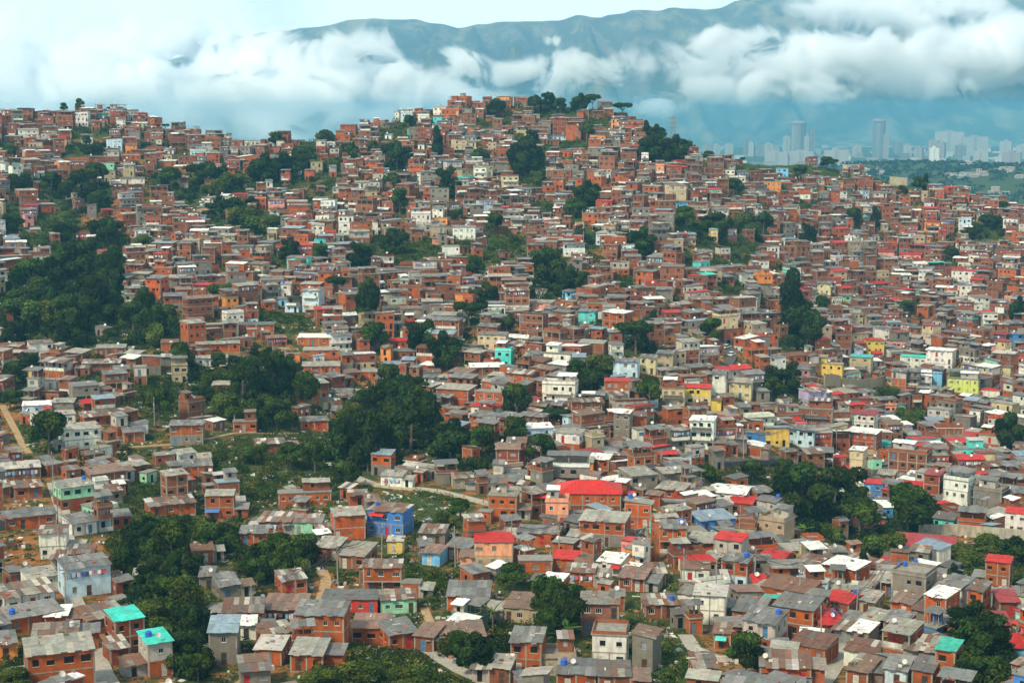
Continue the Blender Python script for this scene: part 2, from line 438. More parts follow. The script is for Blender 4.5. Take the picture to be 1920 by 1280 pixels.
def openings(L, z, n_max, r, door, small=False):
    ops, k = [], min(n_max, max(1, int((L - .6) / 1.9)))
    if L < 1.8: return ops
    step = L / k; dd = r.randrange(k) if door else -1
    for i in range(k):
        c = step * (i + .5) + r.uniform(-.15, .15) * step
        if i == dd: ops.append((c - .45, c + .45, z + .02, z + 2.02, 'door'))
        elif r.random() < .86:
            hw = r.choice([.38, .45, .55, .7]) * (.8 if small else 1); hw = min(hw, step * .4)
            ops.append((c - hw, c + hw, z + .95, z + .95 + r.choice([.75, .9, 1.05]), 'window'))
    return ops

def sheet_roof(mb, x0, x1, ya, za, yb, zb, pal, r, fine, along='y', rust=True):
    "corrugated sheets, laid strip by strip from (ya, za) to (yb, zb)"
    ln_ = math.hypot(yb - ya, zb - za); w = .95 if fine else max(1.5, (x1 - x0) / 5)
    n = max(2, round((x1 - x0) / w)); rows = 2 if ln_ > 3.6 else 1
    T = (lambda x, y, z: (x, y, z)) if along == 'y' else (lambda x, y, z: (y, x, z))
    base = r.choice(pal); uni = len(pal) <= 2 or r.random() < .3
    for i in range(n):
        a, b = x0 + (x1 - x0) * i / n, x0 + (x1 - x0) * (i + 1) / n
        for k in range(rows):
            t0, t1 = k / rows, (k + 1) / rows
            if k == 0: t0 -= r.uniform(0, .3 if uni else .7) / ln_
            if k == rows - 1: t1 += r.uniform(0, .3) / ln_
            dz = r.uniform(0, .045) + (.03 if k % 2 else 0) + (.02 if i % 2 else 0)
            c = vary(base if (uni and r.random() < .9) else r.choice(pal), .10 if uni else .16, r)
            p = [T(a, ya + (yb - ya) * t0, za + (zb - za) * t0 + dz), T(b, ya + (yb - ya) * t0, za + (zb - za) * t0 + dz), T(b, ya + (yb - ya) * t1, za + (zb - za) * t1 + dz), T(a, ya + (yb - ya) * t1, za + (zb - za) * t1 + dz)]
            q = [(x, y, z + .04) for x, y, z in p]
            if along == 'y': mb.hexa(p + q, ME_, c)
            else: mb.hexa([p[0], p[3], p[2], p[1], q[0], q[3], q[2], q[1]], ME_, c)

def house(h, fine):
    """all the faces of a house in its own space: front along x at y = 0, base at z = 0.
    returns {part: MB} plus the list of its windows; coarse houses come back in one MB"""
    r = random.Random(h['seed']); w, d, n = h['w'], h['d'], h['n']; x0, x1 = -w / 2, w / 2
    wm, wc = WALL[h['wall']]; wc = vary(wc, .16 if wm == BR else .07, r)
    w2 = h.get('wall2')                                            # the ground floor differs
    parts = {}; wins = []
    one = MB()
    def g(k):
        if not fine: return one
        return parts.setdefault(k, MB())
    W, FR, RF, FO = g('wall'), g('concrete_frame'), g('roof'), g('foundation')
    cc = vary((.29, .265, .22), .16, r)
    fd = h.get('fd', 2.5)
    if not fine: cc = tuple(c * .8 for c in cc)
    kind = h['roof']; shape = h['shape']
    fw = r.random()
    fm, fc = (BR, vary((.34, .11, .06), .15, r)) if fw < .5 else (CO, vary((.33, .30, .26), .12, r))
    if h.get('stilt'):
        FO.box(x0 + .3, d * .45, -fd - 1, x1 - .3, d - .1, -.12, fm, fc, False)
        for k in range(max(3, round(w / 2.4)) + 1):
            xx = x0 + .05 + (w - .4) * k / max(3, round(w / 2.4)); FR.box(xx, .05, -fd - 1, xx + .3, .35, -.12, CO, cc, False)
        FR.box(x0 - .03, -.03, -.12, x1 + .03, d, .08, CO, cc)
    else:
        FO.box(x0 + .03, .03, -fd, x1 - .03, d - .03, 0, fm, fc, False)
    rise = h.get('rise', 1.0)
    openf = h.get('open', -1)                                     # a storey left open behind columns
    nfront, nside = h.get('nf', 3), h.get('ns', 2)
    for s in range(n):
        z0, z1 = s * SH, (s + 1) * SH
        m_, c_ = (wm, wc)
        if w2 and s == 0: m_, c_ = WALL[w2][0], vary(WALL[w2][1], .1, r)
        elif s > 0 and not w2 and r.random() < .12 and h.get('mixw', True) and wm == BR: m_, c_ = PL, vary((.42, .40, .36), .15, r)
        Hh = z1
        if s == openf:
            y = min(2.2, d * .5)
            facade(W, (x0, y), (1, 0), (0, -1), w, z0, z1, openings(w, z0, nfront, r, True), m_, c_, fine, wins)
            facade(W, (x1, y), (0, 1), (1, 0), d - y, z0, z1, [], m_, c_, fine, wins); facade(W, (x0, d), (0, -1), (-1, 0), d - y, z0, z1, [], m_, c_, fine, wins)
            facade(W, (x1, d), (-1, 0), (0, 1), w, z0, z1, [], m_, c_, fine, wins)
            B = g('balcony_parapet'); B.box(x0, 0.0, z0 + .05, x1, .14, z0 + .95, m_ if r.random() < .6 else PL, c_ if r.random() < .6 else vary((.6, .6, .55), .15, r))
            W.quad((x0, 0, z0), (x1, 0, z0), (x1, y, z0), (x0, y, z0), CO, cc)
        else:
            facade(W, (x0, 0), (1, 0), (0, -1), w, z0, z1, openings(w, z0, nfront, r, s == 0 or r.random() < .15), m_, c_, fine, wins)
            facade(W, (x1, 0), (0, 1), (1, 0), d, z0, z1, openings(d, z0, nside, r, False, True) if r.random() < .7 else [], m_, c_, fine, wins)
            facade(W, (x1, d), (-1, 0), (0, 1), w, z0, z1, [], m_, c_, fine, wins)
            facade(W, (x0, d), (0, -1), (-1, 0), d, z0, z1, openings(d, z0, nside, r, False, True) if r.random() < .7 else [], m_, c_, fine, wins)
        framed = wm == BR or r.random() < .35
        if framed:
            p = .025; t = .24 if fine else .17
            nb = max(1, round(w / 3.2)); nd_ = max(1, round(d / 3.6)) if fine else 1
            if s == openf or fine or n > 1 or True:
                for k in range(nb + 1):
                    if not fine and 0 < k < nb and w < 7: continue
                    xx = x0 - p + (w + 2 * p - t) * k / nb; clash = any(abs(xx + t / 2 - (wx[0][0])) < wx[2] / 2 + t / 2 and abs(wx[0][1]) < .05 and abs(wx[0][2] - z0) < SH for wx in wins) if fine else False
                    if not clash: FR.box(xx, -p, z0, xx + t, t - p, z1, CO, cc, False)
                for k in range(1, nd_ + 1):
                    for xx in (x0 - p, x1 + p - t):
                        yy = (d - t + p) * k / nd_
                        clash = any(abs(yy + t / 2 - wx[0][1]) < wx[2] / 2 + t / 2 and abs(wx[0][0] - xx) < .4 and abs(wx[0][2] - z0) < SH for wx in wins) if fine else False
                        if not clash: FR.box(xx, yy, z0, xx + t, yy + t, z1, CO, cc, False)
            FR.box(x0 - .04, -.04, z1 - (.20 if fine else .14), x1 + .04, d + .04, z1 + .012, CO, cc)
        if h.get('bal') and s > 0:
            B = g('balcony'); q = 1.0
            B.box(x0 + w * .1, -q, z0 - .15, x1 - w * .1, -.05, z0, CO, cc)
            bc = vary((.62, .60, .54), .15, r) if r.random() < .6 else (.10, .10, .10)
            B.box(x0 + w * .1, -q, z0 + .002, x1 - w * .1, -q + .09, z0 + .85, PL, bc)
            for sx in (x0 + w * .1, x1 - w * .1 - .09): B.box(sx, -q + .092, z0 + .002, sx + .09, -.052, z0 + .85, PL, bc)
    Ht = n * SH + .015; ov = r.uniform(.18, .42)
    pal = ROOF[kind] if kind in ROOF else ROOF['zinc']
    side_c = wc
    if shape in ('mono', 'monob'):
        zf, zb = (Ht, Ht + rise) if shape == 'mono' else (Ht + rise, Ht)
        k = rise / d
        W.quad((x0, 0, Ht - .02), (x1, 0, Ht - .02), (x1, 0, zf), (x0, 0, zf), wm, side_c) if zf > Ht + .1 else None
        W.quad((x1, d, Ht - .02), (x0, d, Ht - .02), (x0, d, zb), (x1, d, zb), wm, side_c)
        W.quad((x1, 0, Ht - .02), (x1, d, Ht - .02), (x1, d, zb), (x1, 0, zf), wm, side_c); W.quad((x0, d, Ht - .02), (x0, 0, Ht - .02), (x0, 0, zf), (x0, d, zb), wm, side_c)
        kk = (zb - zf) / d
        sheet_roof(RF, x0 - ov * .7, x1 + ov * .7, -ov, zf - kk * ov + .03, d + ov * .6, zb + kk * ov * .6 + .03, pal, r, fine)
    elif shape in ('side', 'sidel'):
        zl, zr = (Ht + rise, Ht) if shape == 'side' else (Ht, Ht + rise)
        W.quad((x0, 0, Ht - .02), (x1, 0, Ht - .02), (x1, 0, zr), (x0, 0, zl), wm, side_c); W.quad((x1, d, Ht - .02), (x0, d, Ht - .02), (x0, d, zl), (x1, d, zr), wm, side_c)
        if zl > Ht + .1: W.quad((x0, d, Ht - .02), (x0, 0, Ht - .02), (x0, 0, zl), (x0, d, zl), wm, side_c)
        if zr > Ht + .1: W.quad((x1, 0, Ht - .02), (x1, d, Ht - .02), (x1, d, zr), (x1, 0, zr), wm, side_c)
        kk = (zr - zl) / w
        sheet_roof(RF, -ov * .8, d + ov * .5, x0 - ov, zl - kk * ov + .03, x1 + ov, zr + kk * ov + .03, pal, r, fine, along='x')
    elif shape == 'gable':
        zr_ = Ht + rise; y2 = d / 2
        for xx, sg in ((x1, 1), (x0, -1)):
            a, b, c = (xx, 0, Ht - .02), (xx, d, Ht - .02), (xx, y2, zr_)
            W.tri(a, b, c, wm, side_c) if sg > 0 else W.tri(b, a, c, wm, side_c)
        kk = rise / y2
        sheet_roof(RF, x0 - ov * .7, x1 + ov * .7, -ov, Ht - kk * ov + .03, y2, zr_ + .03, pal, r, fine)
        sheet_roof(RF, x0 - ov * .7, x1 + ov * .7, y2, zr_ + .03, d + ov, Ht - kk * ov + .03, pal, r, fine)
    elif shape == 'gablex':
        zr_ = Ht + rise
        for yy, sg in ((0, 1), (d, -1)):
            a, b, c = (x0, yy, Ht - .02), (x1, yy, Ht - .02), (0, yy, zr_)
            W.tri(a, b, c, wm, side_c) if sg > 0 else W.tri(b, a, c, wm, side_c)
        kk = rise / (w / 2)
        sheet_roof(RF, -ov, d + ov * .6, x0 - ov, Ht - kk * ov + .03, 0, zr_ + .03, pal, r, fine, along='x')
        sheet_roof(RF, -ov, d + ov * .6, 0, zr_ + .03, x1 + ov, Ht - kk * ov + .03, pal, r, fine, along='x')
    elif shape == 'hip':
        zr_ = Ht + rise; i = min(d, w) * .45; c = vary(pal[0], .08, r); o = ov; zb = Ht - .12; y2 = d / 2
        e = [(x0 - o, -o, zb), (x1 + o, -o, zb), (x1 + o, d + o, zb), (x0 - o, d + o, zb)]; ra, rb = (x0 + i, y2, zr_), (x1 - i, y2, zr_)
        RF.quad(e[0], e[1], rb, ra, ME_, c); RF.quad(e[2], e[3], ra, rb, ME_, vary(c, .05, r)); RF.tri(e[1], e[2], rb, ME_, vary(c, .05, r)); RF.tri(e[3], e[0], ra, ME_, vary(c, .05, r))
        RF.quad(e[3], e[2], e[1], e[0], ME_, (.08, .05, .04))
        ns = int((w + 2 * o) / .9)
        for k in range(1, ns):                                    # standing seams of the front slope
            xx = e[0][0] + (w + 2 * o) * k / ns; t = 1.0 if ra[0] <= xx <= rb[0] else ((xx - e[0][0]) / (ra[0] - e[0][0]) if xx < ra[0] else (e[1][0] - xx) / (e[1][0] - rb[0]))
            p0, p1 = (xx, -o, zb + .01), (xx, -o + (y2 + o) * t, zb + (zr_ - zb) * t + .01)
            RF.quad((p0[0] - .03, p0[1], p0[2]), (p0[0] + .03, p0[1], p0[2] + .035), (p1[0] + .03, p1[1], p1[2] + .035), (p1[0] - .03, p1[1], p1[2]), ME_, vary(c, .12, r))
    else:                                                          # flat slab, perhaps a parapet, stubs or a half roof
        c = vary(ROOF['conc'][0] if kind in ('conc', 'zinc', 'old', 'brown') else pal[0], .18, r)
        RF.box(x0 - .22, -.22, Ht, x1 + .22, d + .15, Ht + .16, CO if kind not in ('red', 'turquoise', 'blue') else PA, c)
        zt = Ht + .162
        if shape == 'parapet' or (shape == 'terr' and r.random() < .5):
            B = g('parapet'); ph = r.uniform(.5, 1.0); t = .14; bm_, bc = (wm, wc) if r.random() < .65 else (BR, vary(WALL['dull'][1], .15, r))
            B.box(x0, 0, zt, x1, t, zt + ph, bm_, bc, False); B.box(x0, d - t, zt, x1, d, zt + ph, bm_, bc, False)
            B.box(x0, t + .002, zt, x0 + t, d - t - .002, zt + ph, bm_, bc, False); B.box(x1 - t, t + .002, zt, x1, d - t - .002, zt + ph, bm_, bc, False)
        if shape == 'terr':
            hh = r.uniform(1.9, 2.3); rise_ = .35
            ya = d * r.choice([.0, .35, .45]) + .16
            for xx in (x0 + .16, (x0 + x1) / 2, x1 - .32):
                C = g('roof_post#%.1f' % xx); C.box(xx, ya, zt, xx + .16, ya + .16, zt + hh, CO, cc, False); C = g('roof_post#b%.1f' % xx); C.box(xx, d - .34, zt, xx + .16, d - .18, zt + hh + rise_, CO, cc, False)
            B = g('canopy_roof'); sheet_roof(B, x0 - .3, x1 + .3, ya - .5, zt + hh - .02, d + .3, zt + hh + rise_ + .04, ROOF.get(h.get('troof', 'zinc')), r, fine)
            if r.random() < .6: V = g('rear_wall'); V.box(x0 + .16, d - .16, zt + .001, x1 - .16, d - .02, zt + hh, wm, wc, False)
        elif r.random() < .5:
            for xx in (x0 + .02, x1 - .26):
                for yy in (.02, d - .26):
                    if r.random() < .8: C = g('column_stub#%.1f%.1f' % (xx, yy)); C.box(xx, yy, zt, xx + .24, yy + .24, zt + r.uniform(.35, 1.1), CO, cc, False)
    if fine and not h.get('stilt') and h.get('annex', r.random() < .42):
        B, B2 = g('lean_to'), g('lean_to_roof'); aw_ = r.uniform(2.0, 3.6); ad = min(d * .8, r.uniform(2.4, 4.2)); ah = r.uniform(1.9, 2.4); y0 = r.uniform(-.6, d - ad - .1); right = r.random() < .5
        xa, xb = (x1 + .03, x1 + aw_) if right else (x0 - aw_, x0 - .03); am, ac = r.choice([(wm, wc), (BR, vary((.33, .095, .042), .2, r)), (CO, vary((.30, .28, .25), .2, r)), (ME_, vary((.22, .17, .14), .3, r)), (ME_, vary((.24, .26, .27), .2, r))])
        wn = []
        facade(B, (xa, y0), (1, 0), (0, -1), xb - xa, -fd, ah, [((xb - xa) * .3, (xb - xa) * .3 + .8, .02, 1.85, 'gap')] if r.random() < .6 else [], am, ac, False, wn)
        B.quad((xb, y0, -fd), (xb, y0 + ad, -fd), (xb, y0 + ad, ah + .4), (xb, y0, ah), am, ac); B.quad((xa, y0 + ad, -fd), (xa, y0, -fd), (xa, y0, ah), (xa, y0 + ad, ah + .4), am, ac); B.quad((xb, y0 + ad, -fd), (xa, y0 + ad, -fd), (xa, y0 + ad, ah + .4), (xb, y0 + ad, ah + .4), am, ac)
        sheet_roof(B2, xa - (.02 if right else .3), xb + (.3 if right else .02), y0 - .4, ah - .02, y0 + ad + .2, ah + .46, ROOF[r.choice(['zinc', 'old', 'old', 'brown', 'pale'])], r, True)
    if shape in ('flat', 'parapet', 'terr') and w > 4.6 and r.random() < .55:
        pw, pd = w * r.uniform(.38, .6), d * r.uniform(.4, .6); px = r.choice([x0 + .3, x1 - pw - .3]); py = d - pd - .3; zt = Ht + .163; ph = r.uniform(2.0, 2.4)
        if shape == 'terr': py, pd = .25, min(pd, d * .34)
        B = g('roof_room'); pm, pc = r.choice([(wm, wc), (BR, vary(WALL['dull'][1], .2, r)), (PL, vary((.32, .30, .27), .2, r))])
        facade(B, (px, py), (1, 0), (0, -1), pw, zt, zt + ph, [(pw * .3, pw * .3 + .75, zt + .8, zt + 1.7, 'gap')], pm, pc, False, [])
        B.quad((px + pw, py, zt), (px + pw, py + pd, zt), (px + pw, py + pd, zt + ph + .3), (px + pw, py, zt + ph), pm, pc); B.quad((px, py + pd, zt), (px, py, zt), (px, py, zt + ph), (px, py + pd, zt + ph + .3), pm, pc); B.quad((px + pw, py + pd, zt), (px, py + pd, zt), (px, py + pd, zt + ph + .3), (px + pw, py + pd, zt + ph + .3), pm, pc)
        B = g('room_roof'); sheet_roof(B, px - .25, px + pw + .25, py - .35, zt + ph - .03, py + pd + .2, zt + ph + .34, ROOF[r.choice(['zinc', 'old', 'old', 'pale', 'brown', 'white'])], r, fine)
    # things that lie about on the roofs, an awning, a dish
    if shape in ('mono', 'monob', 'gable', 'side', 'sidel') and kind in ('zinc', 'old', 'brown', 'pale', 'white') and (fine or r.random() < .6):
        for k in range(r.randrange(2, 8) if fine else r.randrange(1, 4)):
            B = g('roof_weight#%d' % k)
            xx, yy = r.uniform(x0, x1), r.uniform(0, d)
            if shape == 'mono': zz = Ht + rise * yy / d
            elif shape == 'monob': zz = Ht + rise * (1 - yy / d)
            elif shape == 'gable': zz = Ht + rise * (1 - abs(yy - d / 2) / (d / 2))
            elif shape == 'side': zz = Ht + rise * (1 - (xx - x0) / w)
            else: zz = Ht + rise * (xx - x0) / w
            a, b, e = r.choice([(.12, .12, .18), (.2, .1, .12), (.09, 1.1, .06), (.7, .08, .07), (.3, .25, .25)])
            col = r.choice([(.35, .10, .05), (.30, .28, .25), (.6, .58, .5), (.12, .10, .09), (.18, .12, .08)])
            B.box(xx - a, yy - b, zz + .02, xx + a, yy + b, zz + .10 + e, CO, vary(col, .2, r))
    if h.get('aw'):
        B = g('awning'); zz = (h.get('awz', n) - 1) * SH + 2.2; ac = WALL[h['aw']][1]
        xa, xb = x0 + w * h.get('awa', .1), x0 + w * h.get('awb', .75)
        B.hexa([(xa, -1.3, zz - .45), (xb, -1.3, zz - .45), (xb, -.03, zz), (xa, -.03, zz), (xa, -1.3, zz - .4), (xb, -1.3, zz - .4), (xb, -.03, zz + .05), (xa, -.03, zz + .05)], PA, ac)
    if h.get('cloth'):
        B = g('laundry'); xx = x0 + .3; zz = (n - 1) * SH + 2.0
        while xx < x1 - .7:
            ww = r.uniform(.35, .8); B.box(xx, -.34, zz - r.uniform(.6, 1.0), xx + ww, -.31, zz, PA, r.choice([(.7, .7, .68), (.10, .14, .4), (.6, .1, .12), (.12, .12, .14), (.55, .5, .6), (.2, .4, .6)])); xx += ww + r.uniform(.05, .5)
        B.box(x0, -.33, zz, x1, -.32, zz + .015, PA, (.2, .2, .2))
    if r.random() < (.09 if fine else .2):
        B = g('satellite_dish'); xx, yy = r.uniform(x0 + .5, x1 - .5), r.uniform(.3, d * .6); zz = Ht + .1 + (rise if shape in ('monob', 'gable') else .35); R_ = .42 if fine else .46
        B.box(xx - .03, yy - .03, Ht, xx + .03, yy + .03, zz + .5, CO, (.3, .3, .3), False)
        tx, ty, tz = r.uniform(-.5, .3), -1, .75; L = math.sqrt(tx * tx + ty * ty + tz * tz); nrm = Vector((tx / L, ty / L, tz / L)); a = nrm.orthogonal().normalized(); b = nrm.cross(a); c0 = Vector((xx, yy - .1, zz + .6))
        i = len(B.v); N = 10; B.v.append(tuple(c0)); B.v += [tuple(c0 + nrm * .14 + (a * math.cos(t) + b * math.sin(t)) * R_) for t in (2 * math.pi * k / N for k in range(N))]
        for k in range(N): B.f.append((i, i + 1 + k, i + 1 + (k + 1) % N)); B.m.append(PA); B.c.append((.5, .5, .48))
    return (parts, wins) if fine else (one, wins)

# windows and doors are shared meshes, one object each
WIN = {}
def win_meshes(w, h, style):
    key = (round(w, 1), round(h, 1), style)
    if key in WIN: return WIN[key], key
    w, h, _ = key; f, p = MB(), MB(); t = .05
    col = {'white': (.70, .70, .66), 'grey': (.18, .18, .18), 'brown': (.10, .05, .03), 'blue': (.06, .16, .34), 'none': (.36, .33, .29)}[style]
    mat = PA if style != 'none' else CO
    x0, x1 = -w / 2, w / 2; y0, y1 = .05, .10
    f.box(x0 - .06, -.06, -.07, x1 + .06, .12, -.004, CO, (.42, .40, .36))
    if style != 'none':
        f.box(x0, y0, 0, x0 + t, y1, h, mat, col); f.box(x1 - t, y0, 0, x1, y1, h, mat, col); f.box(x0 + t, y0, h - t, x1 - t, y1, h, mat, col); f.box(x0 + t, y0, 0, x1 - t, y1, t, mat, col)
        for k in range(1, max(2, round(w / .35))):
            xx = x0 + w * k / max(2, round(w / .35)); f.box(xx - .014, y0 + .01, t, xx + .014, y1 - .01, h - t, mat, col)
    p.quad((x0, .13, 0), (x1, .13, 0), (x1, .13, h), (x0, .13, h), VO, (.01, .01, .01))  # for unglazed windows this dark sheet stands for the unlit room
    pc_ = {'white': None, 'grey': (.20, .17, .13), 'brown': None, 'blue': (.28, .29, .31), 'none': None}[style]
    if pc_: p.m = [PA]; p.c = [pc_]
    WIN[key] = (f.mesh('window'), p.mesh('pane')); return WIN[key], key
DOOR = {}
def door_mesh(w, h, col):
    key = (round(w, 1), round(h, 1), col)
    if key not in DOOR:
        f = MB(); w, h = key[0], key[1]; x0, x1 = -w / 2, w / 2
        f.box(x0 + .003, .06, 0, x1 - .003, .12, h - .003, PA, col)
        f.box(x0 + .12, .045, h * .55, x1 - .12, .058, h * .9, PA, tuple(c * .7 for c in col)); f.box(x0 + .12, .045, h * .1, x1 - .12, .058, h * .45, PA, tuple(c * .7 for c in col))
        k = MB(); k.box(x1 - .16, .01, h * .48, x1 - .10, .058, h * .52, PA, (.5, .48, .4))
        DOOR[key] = (f.mesh('door'), k.mesh('handle'))
    return DOOR[key]
